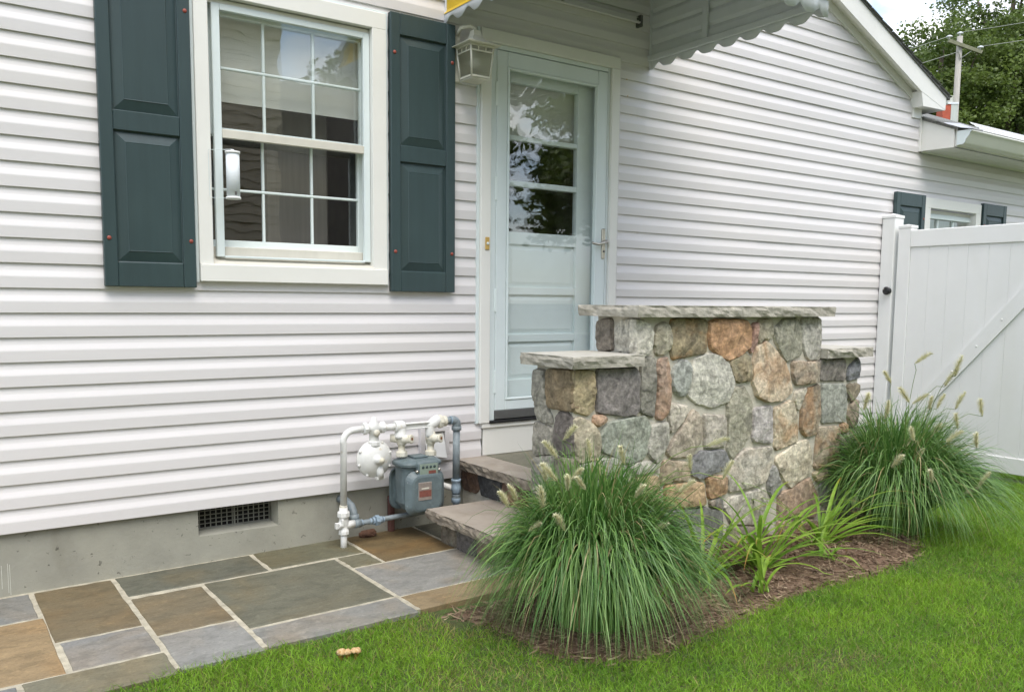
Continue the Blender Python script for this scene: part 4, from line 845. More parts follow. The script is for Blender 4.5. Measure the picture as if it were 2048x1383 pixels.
COL = dict(F1=(.36, .36, .32, .0), F2=(.27, .26, .20, .1), F3=(.20, .17, .105, .75), F4=(.40, .245, .14, .35), F5=(.27, .17, .14, .1), F6=(.30, .285, .22, .1), F7=(.23, .235, .19, .05), F8=(.29, .29, .265, 0), F9=(.24, .265, .25, 0), F10=(.36, .365, .33, 0),
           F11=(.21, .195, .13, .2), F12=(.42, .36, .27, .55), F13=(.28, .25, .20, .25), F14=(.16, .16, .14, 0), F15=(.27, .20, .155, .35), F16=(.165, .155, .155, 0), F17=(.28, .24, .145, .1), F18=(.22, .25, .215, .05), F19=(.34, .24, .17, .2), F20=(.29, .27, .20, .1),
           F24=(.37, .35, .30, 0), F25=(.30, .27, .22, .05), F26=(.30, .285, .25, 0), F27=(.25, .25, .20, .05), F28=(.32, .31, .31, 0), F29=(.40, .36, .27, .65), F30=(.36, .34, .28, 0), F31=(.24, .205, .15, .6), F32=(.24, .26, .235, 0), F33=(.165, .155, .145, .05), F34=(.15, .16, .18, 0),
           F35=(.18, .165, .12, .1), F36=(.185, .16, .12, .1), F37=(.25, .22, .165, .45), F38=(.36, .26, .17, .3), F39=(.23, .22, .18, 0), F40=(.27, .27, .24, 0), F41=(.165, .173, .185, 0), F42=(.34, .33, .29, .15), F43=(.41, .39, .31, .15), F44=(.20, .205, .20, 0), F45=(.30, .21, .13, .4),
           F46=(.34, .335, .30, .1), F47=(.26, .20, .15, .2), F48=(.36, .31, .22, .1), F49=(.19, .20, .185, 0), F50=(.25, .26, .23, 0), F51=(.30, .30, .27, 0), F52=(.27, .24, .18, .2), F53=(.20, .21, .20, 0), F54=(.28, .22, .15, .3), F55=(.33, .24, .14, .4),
           L1=(.155, .125, .075, .1), L2=(.10, .09, .085, 0), L3=(.20, .20, .175, 0), L4=(.21, .205, .18, 0), L5=(.19, .19, .17, 0), L6=(.16, .14, .12, 0), L7=(.17, .17, .15, 0), U1=(.33, .33, .295, 0), U2=(.145, .13, .11, 0))  # side-face tones: stone colour with some of that side's shade put in
STONES = [
('F','F1',[(2684,1157),(2740,1151),(2780,1131),(2796,1094),(2790,1036),(2762,1003),(2723,992),(2689,1005)]),
('F','F2',[(2818,1127),(2866,1143),(2902,1130),(2913,1084),(2906,1025),(2872,1001),(2825,1000),(2812,1044)]),
('F','F3',[(2916,1156),(3151,1154),(3152,1002),(3052,991),(2926,975),(2916,1067)]),
('F','F4',[(3176,1146),(3234,1154),(3433,1150),(3477,1103),(3474,1021),(3415,986),(3316,957),(3255,981),(3182,1027),(3170,1098)]),
('F','F5',[(3489,1130),(3519,1139),(3516,1038),(3490,993),(3475,1003),(3486,1066)]),
('F','F6',[(3535,1153),(3640,1152),(3650,1082),(3623,1057),(3584,1060),(3543,1038),(3528,1084)]),
('F','F7',[(3663,1106),(3730,1152),(3849,1156),(3871,1118),(3886,973),(3766,936),(3711,997),(3670,1054)]),
('F','F8',[(3891,1161),(4038,1160),(4045,939),(3988,938),(3940,953),(3901,1031),(3888,1118)]),
('F','F9',[(2940,931),(2993,963),(3035,957),(3049,918),(3040,858),(3012,798),(2969,805),(2931,846)]),
('F','F10',[(3084,969),(3190,990),(3256,977),(3327,926),(3358,843),(3320,754),(3216,729),(3100,758),(3036,797),(3032,832),(3063,883)]),
('F','F11',[(3336,943),(3442,987),(3482,964),(3495,855),(3409,845),(3371,856),(3350,898)]),
('F','F12',[(3502,947),(3537,1018),(3606,1044),(3682,988),(3760,920),(3822,778),(3743,734),(3626,735),(3538,770),(3508,845)]),
('F','F13',[(3819,932),(3958,921),(4037,925),(4045,816),(3855,810),(3826,870)]),
('F','F14',[(2741,981),(2812,981),(2820,826),(2813,708),(2732,743),(2729,880)]),
('F','F15',[(2841,968),(2894,981),(2915,889),(2917,752),(2878,696),(2837,702),(2840,825)]),
('F','F16',[(2471,940),(2703,935),(2717,906),(2715,731),(2621,729),(2473,755),(2466,844)]),
('F','F17',[(2338,937),(2440,935),(2449,845),(2447,765),(2419,747),(2342,768)]),
('F','F18',[(2492,649),(2546,698),(2688,710),(2773,709),(2798,658),(2793,565),(2762,525),(2661,506),(2561,557),(2502,575)]),
('F','F19',[(2452,731),(2503,736),(2533,715),(2493,693),(2458,704)]),
('F','F20',[(2343,724),(2378,734),(2440,705),(2482,650),(2488,584),(2465,546),(2362,540),(2345,621)]),
('F','F24',[(2917,765),(3045,735),(3011,676),(2934,626),(2919,700)]),
('F','F25',[(3077,723),(3122,686),(3136,578),(3074,502),(2951,507),(2908,528),(2971,610),(3036,670)]),
('F','F26',[(3156,693),(3308,672),(3313,527),(3168,533),(3168,612)]),
('F','F27',[(3370,811),(3438,819),(3502,734),(3504,585),(3454,524),(3369,457),(3337,507),(3335,635),(3325,727)]),
('F','F28',[(3531,700),(3665,704),(3677,516),(3610,520),(3526,538),(3528,621)]),
('F','F29',[(3689,693),(3830,723),(3873,634),(3885,506),(3712,472),(3693,589)]),
('F','F30',[(3861,771),(3949,786),(3913,730),(3886,668),(3851,733)]),
('F','F31',[(3971,780),(4065,798),(4081,630),(4050,532),(3972,520),(3915,562),(3916,680)]),
('F','F32',[(4091,797),(4291,788),(4311,707),(4311,583),(4102,588),(4089,699)]),
('F','F33',[(4055,935),(4282,928),(4292,818),(4067,825)]),
('F','F34',[(4324,880),(4416,937),(4429,825),(4319,811)]),
('F','F35',[(4325,786),(4429,781),(4429,740),(4362,691),(4323,727)]),
('F','F36',[(4359,671),(4419,695),(4417,560),(4375,539),(4336,612)]),
('F','F37',[(4072,558),(4242,555),(4266,341),(4055,338),(4062,460)]),
('F','F38',[(4275,567),(4335,559),(4338,523),(4286,518)]),
('F','F39',[(4280,501),(4360,515),(4402,493),(4391,347),(4294,341)]),
('F','F40',[(2805,664),(2906,677),(2903,572),(2839,488),(2782,553)]),
('F','F41',[(3090,485),(3149,513),(3317,501),(3347,450),(3332,415),(3143,382),(3081,407)]),
('F','F42',[(3393,446),(3470,491),(3670,491),(3678,403),(3635,308),(3361,289),(3347,367)]),
('F','F43',[(3718,423),(3850,477),(3973,502),(4020,424),(4024,323),(3842,255),(3744,353)]),
('F','F44',[(3665,375),(3709,385),(3768,252),(3705,211),(3660,275)]),
('F','F45',[(3188,381),(3331,369),(3331,287),(3213,272)]),
('F','F46',[(3365,253),(3634,272),(3674,147),(3637,85),(3383,121),(3327,212)]),
('F','F47',[(3752,220),(4014,284),(4086,184),(4082,63),(3760,105)]),
('F','F48',[(4044,309),(4161,317),(4164,277),(4080,264)]),
('F','F49',[(4196,299),(4412,311),(4427,142),(4136,126),(4112,227)]),
('F','F50',[(2478,532),(2594,537),(2651,481),(2480,462)]),
('F','F51',[(2673,496),(2807,499),(2858,455),(2708,450)]),
('F','F52',[(2892,492),(3057,466),(3064,389),(2874,391)]),
('F','F53',[(2481,442),(2652,456),(2700,336),(2492,338)]),
('F','F54',[(2720,432),(2853,417),(2873,289),(2730,298)]),
('F','F55',[(2902,368),(3157,359),(3185,248),(2915,266)]),
('F','F56',[(3361,104),(3668,59),(3703,-34),(3365,-34)]),
('F','F57',[(3756,76),(4071,42),(4097,-46),(3748,-41)]),
('F','F58',[(4139,95),(4404,102),(4420,-44),(4132,-51)]),
('F','F59',[(2363,524),(2455,530),(2467,407),(2365,402)]),
('F','F60',[(2366,382),(2464,386),(2480,173),(2370,174)]),
('F','F61',[(2498,316),(2712,309),(2729,144),(2507,161)]),
('F','F62',[(2742,275),(2913,244),(2931,104),(2753,123)]),
('F','F63',[(2944,240),(3189,225),(3309,186),(3317,45),(2956,71)]),
('F','F64',[(3220,253),(3298,271),(3315,208),(3227,234)]),
('F','F65',[(2370,150),(2490,150),(2500,-30),(2370,-30)]),('F','F66',[(2520,140),(2740,125),(2750,-30),(2520,-30)]),('F','F67',[(2765,90),(2930,80),(2940,-30),(2770,-30)]),('F','F68',[(2960,50),(3330,30),(3330,-40),(2960,-40)]),
('L','L1',[(-1013,932),(-1193,938),(-1200,768),(-1030,770),(-1013,834)]),
('L','L2',[(-1088,724),(-1122,757),(-1186,743),(-1199,693),(-1200,579),(-1110,565),(-1080,621)]),
('L','L3',[(-932,926),(-998,927),(-1010,776),(-1060,696),(-950,708),(-924,826)]),
('L','L4',[(-930,689),(-1050,670),(-1065,562),(-929,536)]),
('L','L5',[(-929,519),(-1068,546),(-1072,382),(-925,361)]),
('L','L6',[(-1092,546),(-1200,553),(-1200,400),(-1096,378)]),
('L','L7',[(-930,336),(-1200,364),(-1200,199),(-930,157)]),('L','L8',[(-930,135),(-1200,175),(-1200,-30),(-930,-30)]),
('U','U1',[(-1042,1123),(-1067,1142),(-1110,1153),(-1190,1156),(-1190,1011),(-1109,1008),(-1058,1014),(-1038,1047)]),
('U','U2',[(-916,1145),(-1003,1156),(-1014,1016),(-956,1008),(-916,1010),(-912,1093)]),
]
def stone_piece(kind, poly, seed, parent, col, plane):
    """one rock-faced stone; kind F faces -Y at plane Y, L/U face -X at plane X"""
    rnd = random.Random(seed); pts = [Vector((a / 1000, b / 1000)) for a, b in poly]
    area = sum(pts[i].x * pts[(i + 1) % len(pts)].y - pts[(i + 1) % len(pts)].x * pts[i].y for i in range(len(pts)))
    if area < 0: pts = pts[::-1]
    ring = []
    per = sum((pts[i] - pts[i - 1]).length for i in range(len(pts))); stp = per / 26
    for i in range(len(pts)):
        a, b, c = pts[i - 1], pts[i], pts[(i + 1) % len(pts)]
        rr = min(.013, (b - a).length * .25, (c - b).length * .25); p0 = b + (a - b).normalized() * rr; p1 = b + (c - b).normalized() * rr
        ring += [p0, (p0 + p1) * .25 + b * .5, p1]; nx_ = c + (b - c).normalized() * min(.013, (c - b).length * .25)
        L = (nx_ - p1).length; k = int(L / stp)
        ring += [p1.lerp(nx_, t / (k + 1)) for t in range(1, k + 1)]
    n = len(ring); cen = sum(ring, Vector((0, 0))) / n; sz = math.sqrt(abs(area) / 2)
    off = Vector((seed * 1.7, seed * .9, 0)); grow = .0090; ring2 = []
    for i, p in enumerate(ring):
        t_ = (ring[(i + 1) % n] - ring[i - 1]); nr = Vector((t_.y, -t_.x)); nr = nr.normalized() if nr.length > 1e-9 else Vector((0, 0)); ring2.append(p + nr * (grow + rnd.uniform(-.0025, .0025)))
    inner = []; gs = max(.016, sz / 8); x_ = min(p.x for p in ring)
    while x_ < max(p.x for p in ring):
        y_ = min(p.y for p in ring)
        while y_ < max(p.y for p in ring):
            inner.append((x_ + rnd.uniform(-.35, .35) * gs, y_ + rnd.uniform(-.35, .35) * gs)); y_ += gs
        x_ += gs
    def dist(q):
        d_ = 9.
        for i in range(n):
            a, b = ring2[i - 1], ring2[i]; ab = b - a; t_ = max(0, min(1, (q - a).dot(ab) / max(ab.length_squared, 1e-12))); d_ = min(d_, (a + ab * t_ - q).length)
        return d_
    xs_, ys_ = np.array([p[0] for p in inner]), np.array([p[1] for p in inner]); okp = inpoly(xs_, ys_, [(p.x, p.y) for p in ring2]); inner = [Vector(p) for p, k_ in zip(inner, okp) if k_]; inner = [p for p in inner if dist(p) > gs * .55]
    ins_ring = []
    for i, p in enumerate(ring2):
        t_ = (ring2[(i + 1) % n] - ring2[i - 1]); nr = Vector((t_.y, -t_.x)); nr = nr.normalized() if nr.length > 1e-9 else Vector((0, 0)); ins_ring.append(p - nr * rnd.uniform(.004, .008))
    allp = ring2 + ins_ring + inner
    vo, eo, fo, *_r = delaunay_2d_cdt(allp, [(i, (i + 1) % n) for i in range(n)], [list(range(n))], 1, 1e-6)
    tilt = Vector((rnd.uniform(-.03, .03), rnd.uniform(-.03, .03))); planes = [(Vector((math.cos(a_), math.sin(a_))) * rnd.uniform(.06, .22), rnd.uniform(.002, .010)) for a_ in [rnd.uniform(0, 6.28) for _ in range(rnd.choice([3, 4, 5]))]]; V = []; proud = rnd.uniform(-.001, .005); facet = rnd.uniform(.7, 1.3)
    def put(p, d): V.append((p.x, plane - d, p.y) if kind == 'F' else (plane - d, p.x, p.y))
    bd = [dist(p) < 2e-5 for p in vo]
    for p, e_ in zip(vo, bd):
        h_ = dist(p); k_ = min(1, h_ / .011); base_ = .003 + .010 * (k_ ** .5)
        w = Vector((p.x, p.y, 0)); q_ = p - cen; rough_ = max(-.004, min(.006, min(c_ + g_.dot(q_) for g_, c_ in planes))) + .0035 * mnoise.noise(w * 26 + off) + .003 * mnoise.noise(w * 60 + off)
        put(p, base_ + proud + (rough_ + tilt.dot(p - cen)) * (.25 + .75 * k_) if not e_ else -.0035)
    Fc = [tuple(f) for f in fo]; nv_ = len(V); bi = [i for i, e_ in enumerate(bd) if e_]
    # skirt into the mortar
    order = sorted(bi, key=lambda i: min(range(n), key=lambda q_: (ring2[q_] - vo[i]).length)); back = {}
    for i in order:
        back[i] = len(V); p = vo[i]; put(p, -.026)
    for a_, b_ in zip(order, order[1:] + order[:1]): Fc.append((b_, a_, back[a_], back[b_]))
    if kind == 'F': pass
    else: Fc = [f[::-1] for f in Fc]
    o = mesh('stone', V, Fc, 'rock_face', parent); o.color = col; return o
# stone material: object colour, speckle, and an orange iron stain whose share is the object's alpha
m = mat('rock_face', (.4, .4, .4), .85, .30, 70, .8, 75, objcol=True, bdist=.006, detail=9); n_ = m.node_tree.nodes; l_ = m.node_tree.links
bs = n_['Principled BSDF']; src = bs.inputs['Base Color'].links[0].from_socket; oi = n_.new('ShaderNodeObjectInfo'); tc_ = n_.new('ShaderNodeTexCoord')
nz_ = n_.new('ShaderNodeTexNoise'); nz_.inputs['Scale'].default_value = 9; nz_.inputs['Detail'].default_value = 5; nz_.inputs['Distortion'].default_value = .8; l_.new(tc_.outputs['Object'], nz_.inputs['Vector'])
mr = n_.new('ShaderNodeMapRange'); mr.inputs['From Min'].default_value = .42; mr.inputs['From Max'].default_value = .62; l_.new(nz_.outputs['Fac'], mr.inputs['Value'])
mu_ = n_.new('ShaderNodeMath'); mu_.operation = 'MULTIPLY'; l_.new(mr.outputs['Result'], mu_.inputs[0]); l_.new(oi.outputs['Alpha'], mu_.inputs[1])
mx_ = n_.new('ShaderNodeMix'); mx_.data_type = 'RGBA'; l_.new(mu_.outputs[0], mx_.inputs['Factor']); l_.new(src, mx_.inputs[6]); mx_.inputs[7].default_value = (.34, .155, .045, 1)
# broad tonal drift inside a stone (veins and patches)
nv = n_.new('ShaderNodeTexNoise'); nv.inputs['Scale'].default_value = 16; nv.inputs['Detail'].default_value = 6; nv.inputs['Distortion'].default_value = 1.5; l_.new(tc_.outputs['Object'], nv.inputs['Vector'])
mv = n_.new('ShaderNodeMapRange'); mv.inputs['From Min'].default_value = .3; mv.inputs['From Max'].default_value = .7; mv.inputs['To Min'].default_value = .55; mv.inputs['To Max'].default_value = 1.38; l_.new(nv.outputs['Fac'], mv.inputs['Value'])
sc_ = n_.new('ShaderNodeVectorMath'); sc_.operation = 'SCALE'; l_.new(mx_.outputs[2], sc_.inputs[0]); l_.new(mv.outputs['Result'], sc_.inputs['Scale']); l_.new(sc_.outputs['Vector'], bs.inputs['Base Color'])
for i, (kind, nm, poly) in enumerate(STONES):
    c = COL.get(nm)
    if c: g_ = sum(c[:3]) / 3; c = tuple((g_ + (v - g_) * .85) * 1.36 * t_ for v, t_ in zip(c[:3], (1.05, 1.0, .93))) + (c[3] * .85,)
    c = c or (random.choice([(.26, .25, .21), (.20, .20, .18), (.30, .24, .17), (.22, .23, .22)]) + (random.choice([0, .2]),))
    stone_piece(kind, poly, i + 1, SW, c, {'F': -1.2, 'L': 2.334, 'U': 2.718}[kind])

# ------------------------------------------------------------------ steps and landing
ST = root('entry_steps', (2.6, -.5, 0), 'two stone steps with rough-edged treads leading up to the door', 'steps')
bm = bmesh.new(); bm_box(bm, 2.515, 4.03, -.925, -.005, -.08, .309); bm_box(bm, 2.185, 2.5145, -.915, -.345, -.08, .129); bm_obj('mortar', bm, 'mortar', ST)
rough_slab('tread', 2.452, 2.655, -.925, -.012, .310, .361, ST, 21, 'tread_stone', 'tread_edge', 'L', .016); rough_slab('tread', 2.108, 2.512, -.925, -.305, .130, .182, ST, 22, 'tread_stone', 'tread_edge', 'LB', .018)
box('landing_slab', 2.667, 3.35, -.915, -.012, .31, .3605, 'flagstone', ST, .003).color = (.17, .16, .115, 1); box('landing_slab', 3.362, 4.02, -.915, -.012, .31, .3605, 'flagstone', ST, .003).color = (.16, .165, .16, 1)
box('joint_mortar', 2.6555, 2.6665, -.915, -.012, .31, .358, 'grout', ST, 0); box('joint_mortar', 3.3505, 3.3615, -.915, -.012, .31, .358, 'grout', ST, 0)
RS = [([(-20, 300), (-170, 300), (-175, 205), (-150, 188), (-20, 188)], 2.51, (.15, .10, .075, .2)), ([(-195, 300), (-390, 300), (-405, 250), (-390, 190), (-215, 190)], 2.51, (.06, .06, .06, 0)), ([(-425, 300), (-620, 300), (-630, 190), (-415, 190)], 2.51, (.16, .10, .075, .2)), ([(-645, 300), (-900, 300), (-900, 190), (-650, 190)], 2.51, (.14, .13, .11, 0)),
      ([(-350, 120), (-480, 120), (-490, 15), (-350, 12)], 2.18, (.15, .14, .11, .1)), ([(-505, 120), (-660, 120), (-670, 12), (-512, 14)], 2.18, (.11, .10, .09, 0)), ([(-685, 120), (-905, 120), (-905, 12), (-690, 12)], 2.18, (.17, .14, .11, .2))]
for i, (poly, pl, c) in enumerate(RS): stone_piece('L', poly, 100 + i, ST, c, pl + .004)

# ------------------------------------------------------------------ white fence post and gate
fp = root('fence_post', (6.52, -.065, 0), 'white vinyl post against the siding with a black latch knob', 'fence post'); PV = 'white_pvc'
box('post', 6.460, 6.585, -.130, -.020, -.05, 1.925, PV, fp, .004)
def cap4(name, x0, x1, y0, y1, z, e, h, par):
    bm = bmesh.new(); bm_box(bm, x0 - e, x1 + e, y0 - e, y1 + e, z, z + .022, .002)
    cx_, cy_ = (x0 + x1) / 2, (y0 + y1) / 2; a = [bm.verts.new(p) for p in ((x0 - e + .004, y0 - e + .004, z + .0222), (x1 + e - .004, y0 - e + .004, z + .0222), (x1 + e - .004, y1 + e - .004, z + .0222), (x0 - e + .004, y1 + e - .004, z + .0222))]; t = bm.verts.new((cx_, cy_, z + h))
    for i in range(4): bm.faces.new((a[i], a[(i + 1) % 4], t))
    return bm_obj(name, bm, PV, par)
cap4('post_cap', 6.46, 6.585, -.130, -.020, 1.9255, .004, .042, fp)
bm = bmesh.new(); bm_lathe(bm, (6.4598, -.106, 1.349), (-1, 0, 0), [(0, .026), (.012, .026), (.014, .012), (.022, .012), (.024, .030), (.034, .033), (.044, .026), (.046, .002)], 18); kb = bm_obj('latch_knob', bm, 'black_plastic', fp)
box('keyhole', 6.4125, 6.4136, -.094, -.086, 1.358, 1.368, 'nickel', kb, 0)
gt = root('gate', (6.48, -.7, 0), 'white vinyl privacy gate with diagonal brace at the right', 'gate')
box('gate_post', 6.466, 6.56, -.265, -.160, .03, 1.838, PV, gt, .004); cap4('post_cap', 6.466, 6.56, -.265, -.160, 1.8385, .003, .034, gt)
box('top_rail', 6.462, 6.512, -1.62, -.2655, 1.688, 1.820, PV, gt, .005); box('bottom_rail', 6.462, 6.512, -1.62, -.2655, .03, .150, PV, gt, .005)
y = -.2660
for i in range(9):
    w = .1505; box('board', 6.474, 6.496, y - w + .0008, y, .1505, 1.6875, PV, gt, .0014); y -= w
bm = bmesh.new(); a = Vector((6.461, -.30, .352)); b = Vector((6.461, -1.58, 1.85)); d = (b - a).normalized(); nn = Vector((0, -d.z, d.y)) * .052
pts = [a + nn, b + nn, b - nn, a - nn]
V = [(6.456, p.y, p.z) for p in pts] + [(6.4735, p.y, p.z) for p in pts]
V[1] = (6.456, -1.46, 1.6875); V[5] = (6.4735, -1.46, 1.6875)
bm.free()
V = [(x, yy, zz) for x in (6.4555, 6.4735) for yy, zz in ((-.2665, .20), (-.2665, .36), (-1.399, 1.687), (-1.536, 1.687))]
mesh('brace', V, [(0, 1, 2, 3), (7, 6, 5, 4), (0, 4, 5, 1), (1, 5, 6, 2), (2, 6, 7, 3), (3, 7, 4, 0)], PV, gt)
for t in (.50, .66, .83, 1.0, 1.17): lathe('screw', (6.4555, -t, .28 + (t - .2665) * 1.171), (-1, 0, 0), [(0, .008), (.002, .008), (.004, .003)], PV, gt, 10)

# ------------------------------------------------------------------ fountain grasses
def ribbon_clump(name, base, n, rad, rmax, hgt, wid, tints, mt, parent, seed=1, upright=.25, lean=(0, 0)):
    """arching blades: each follows a cubic from the crown up and over to a hanging tip, so the clump is a dome"""
    g = np.random.default_rng(seed); S = 10; az = g.uniform(0, 2 * math.pi, n); rr = np.sqrt(g.random(n)) * rad
    P0 = np.stack([base[0] + rr * np.cos(az), base[1] + rr * np.sin(az), np.full(n, base[2])], 1)
    az2 = az + g.normal(0, .45, n); d = np.stack([np.cos(az2), np.sin(az2)], 1); bulge = 1 + .18 * np.sin(az2 * 2 + seed) + .12 * np.sin(az2 * 5 + 2 * seed) + .08 * np.sin(az2 * 9)
    rf = g.random(n) ** .55; r = rmax * rf * bulge * g.uniform(.8, 1.12, n); h = hgt * g.uniform(.62, 1.05, n) * (1 - .22 * rf)
    ze = h * (1 - rf ** 1.9 * g.uniform(.65, 1.35, n)); up_ = g.random(n) < upright; ze = np.where(up_, h * g.uniform(.95, 1.28, n), ze); r = np.where(up_, r * .62, r); ze = np.maximum(ze, g.uniform(.004, .03, n))
    side = np.stack([-d[:, 1], d[:, 0]], 1); sw = g.normal(0, .17, n) * rmax * 1.6
    def pt(rad_, z, lat): return np.concatenate([P0[:, :2] + d * rad_[:, None] + side * lat[:, None], z[:, None]], 1)
    P1 = pt(r * .10, h * .62, sw * 0); P2 = pt(r * .62, np.where(up_, h * .95, h * g.uniform(1.08, 1.30, n)), sw * .4); P3 = pt(r, ze, sw); P3[:, 0] += lean[0]; P3[:, 1] += lean[1]; P2[:, 0] += lean[0] * .7; P2[:, 1] += lean[1] * .7
    tw = g.normal(0, .6, n); w0 = wid * g.uniform(.65, 1.2, n); vs = np.zeros((n, 2 * S + 1, 3)); s3 = np.concatenate([side * np.cos(tw)[:, None], np.sin(tw)[:, None] * .7], 1)
    for s in range(S + 1):
        t = s / S; c = P0 * (1 - t) ** 3 + P1 * 3 * t * (1 - t) ** 2 + P2 * 3 * t * t * (1 - t) + P3 * t ** 3; w = (w0 * (.8 + .5 * math.sin(math.pi * t)) * (1 - t ** 3))[:, None] * .5
        if s < S: vs[:, 2 * s] = c - s3 * w; vs[:, 2 * s + 1] = c + s3 * w
        else: vs[:, 2 * S] = c
    k = 2 * S + 1; bb = (np.arange(n) * k)[:, None]
    quads = np.concatenate([bb + np.array([[2 * s, 2 * s + 1, 2 * s + 3, 2 * s + 2]]) for s in range(S - 1)], 0); tris = bb + np.array([[2 * S - 2, 2 * S - 1, 2 * S]])
    tt = g.random((n, 1)) ** 1.3; tint = np.array(tints[0]) * (1 - tt) + np.array(tints[1]) * tt
    dr = g.random(n) < .05; tint[dr] = (.42, .35, .17)
    b = np.array(base_of(parent)); return np_mesh(name, vs.reshape(-1, 3) - b, quads, tris, np.repeat(tint, k, 0), mt, parent, 'stuff')
def plume(parent, start, head_at, head, seed):
    rnd = random.Random(seed); a_ = Vector(start); e_ = Vector(head_at); hz = Vector((e_.x - a_.x, e_.y - a_.y, 0)); rad_ = hz.length; hz = hz.normalized()
    m_ = Vector((a_.x, a_.y, 0)) + hz * rad_ * .35 + Vector((0, 0, a_.z + (e_.z - a_.z) * (.75 + .45 * rad_)))
    pts = [a_ * (1 - t) ** 2 + m_ * 2 * t * (1 - t) + e_ * t * t for t in [i / 8 for i in range(9)]]
    end = pts[-1]; td = (Vector((0, 0, rnd.uniform(.35, 1.0))) + Vector((.82, -.57, 0)) * rnd.uniform(-.55, .75) + hz * .15).normalized(); head *= .62; end = end - td * head * .5; pts[-1] = end
    hp = [end + td * head * 1.6 * t + (hz * .25 - Vector((0, 0, .18 * rnd.random()))) * head * t * t for t in [i / 6 for i in range(7)]]; head *= 1.6
    bm = bmesh.new(); bm_tube(bm, pts + hp[1:], [.0016] * 9 + [.0013] * 6, 5, mi=1)
    for i in range(340):
        t = rnd.random(); c = hp[int(t * 5.999)].lerp(hp[min(6, int(t * 5.999) + 1)], (t * 5.999) % 1); env = math.sin(math.pi * min(1, .12 + t * .82)) ** .6
        a = rnd.uniform(0, 2 * math.pi); o = td.orthogonal().normalized(); o = (Matrix.Rotation(a, 3, td) @ o); ln_ = (.014 + .013 * rnd.random()) * env * head / .09
        tip = c + o * ln_ + td * ln_ * rnd.uniform(.5, 1.2); s = td.cross(o) * .0017
        f = bm.faces.new([bm.verts.new(c - s), bm.verts.new(c + s), bm.verts.new(tip)])
    return bm_obj('flower_plume', bm, None, parent, mats=['plume', 'plume_stem'])
GT = [(.055, .155, .026), (.235, .385, .105)]  # lighter tint paints the sky's sheen onto some of the blades
g1_ = root('fountain_grass', (2.03, -1.68, 0), 'large drooping fountain grass clump beside the steps in the foreground', 'ornamental grass', 'fountain grasses by the stone wall')
ribbon_clump('leaf_blades', (2.11, -1.60, 0), 5200, .14, .385, .64, .0070, GT, 'fountain_blade', g1_, 3, .20, (-.01, -.05))
g2_ = root('fountain_grass', (4.32, -1.50, 0), 'fountain grass clump with tall pale plumes in front of the gate', 'ornamental grass', 'fountain grasses by the stone wall')
ribbon_clump('leaf_blades', (4.42, -1.46, 0), 4400, .14, .49, .66, .0068, GT, 'fountain_blade', g2_, 4, .34, (.05, .0))
PA = [(1.947, -1.648, 0.752), (1.934, -1.586, 0.679), (1.845, -1.695, 0.623), (1.954, -1.687, 0.609), (2.081, -1.618, 0.67), (2.11, -1.645, 0.604), (1.78, -1.724, 0.546), (1.87, -1.749, 0.593), (1.882, -1.817, 0.605), (1.759, -1.586, 0.54), (1.658, -1.676, 0.547), (1.855, -1.638, 0.612), (2.129, -1.747, 0.666), (2.218, -1.966, 0.584), (2.337, -1.886, 0.639), (2.389, -1.945, 0.727), (2.281, -2.102, 0.654), (2.193, -1.861, 0.409), (1.858, -1.739, 0.449), (1.8, -1.64, 0.426), (2.087, -1.875, 0.564)]
PB = [(4.397, -1.57, 0.947), (4.166, -1.545, 0.851), (4.127, -1.667, 0.771), (4.318, -1.614, 0.738), (4.272, -1.477, 0.661), (4.362, -1.748, 0.85), (4.369, -1.787, 0.911), (4.43, -1.771, 0.73), (4.751, -1.734, 0.671), (4.58, -1.591, 0.702), (4.422, -1.629, 0.707), (4.522, -1.604, 0.561), (4.603, -1.683, 0.605), (4.386, -1.767, 0.554), (4.379, -1.904, 0.549), (4.305, -1.582, 0.501), (4.314, -1.644, 0.44), (4.138, -1.619, 0.423), (4.236, -1.763, 0.356), (4.458, -1.84, 0.277), (4.069, -1.479, 0.722), (4.461, -1.901, 0.339), (4.195, -1.674, 0.566)]
rn = random.Random(5)
for par, c, heads, hl in ((g1_, (2.11, -1.60), PA, (.062, .088)), (g2_, (4.36, -1.46), PB, (.075, .110))):
    for i, q in enumerate(heads): plume(par, (c[0] + rn.uniform(-.07, .07), c[1] + rn.uniform(-.07, .07), .04), q, rn.uniform(*hl), 40 + i)

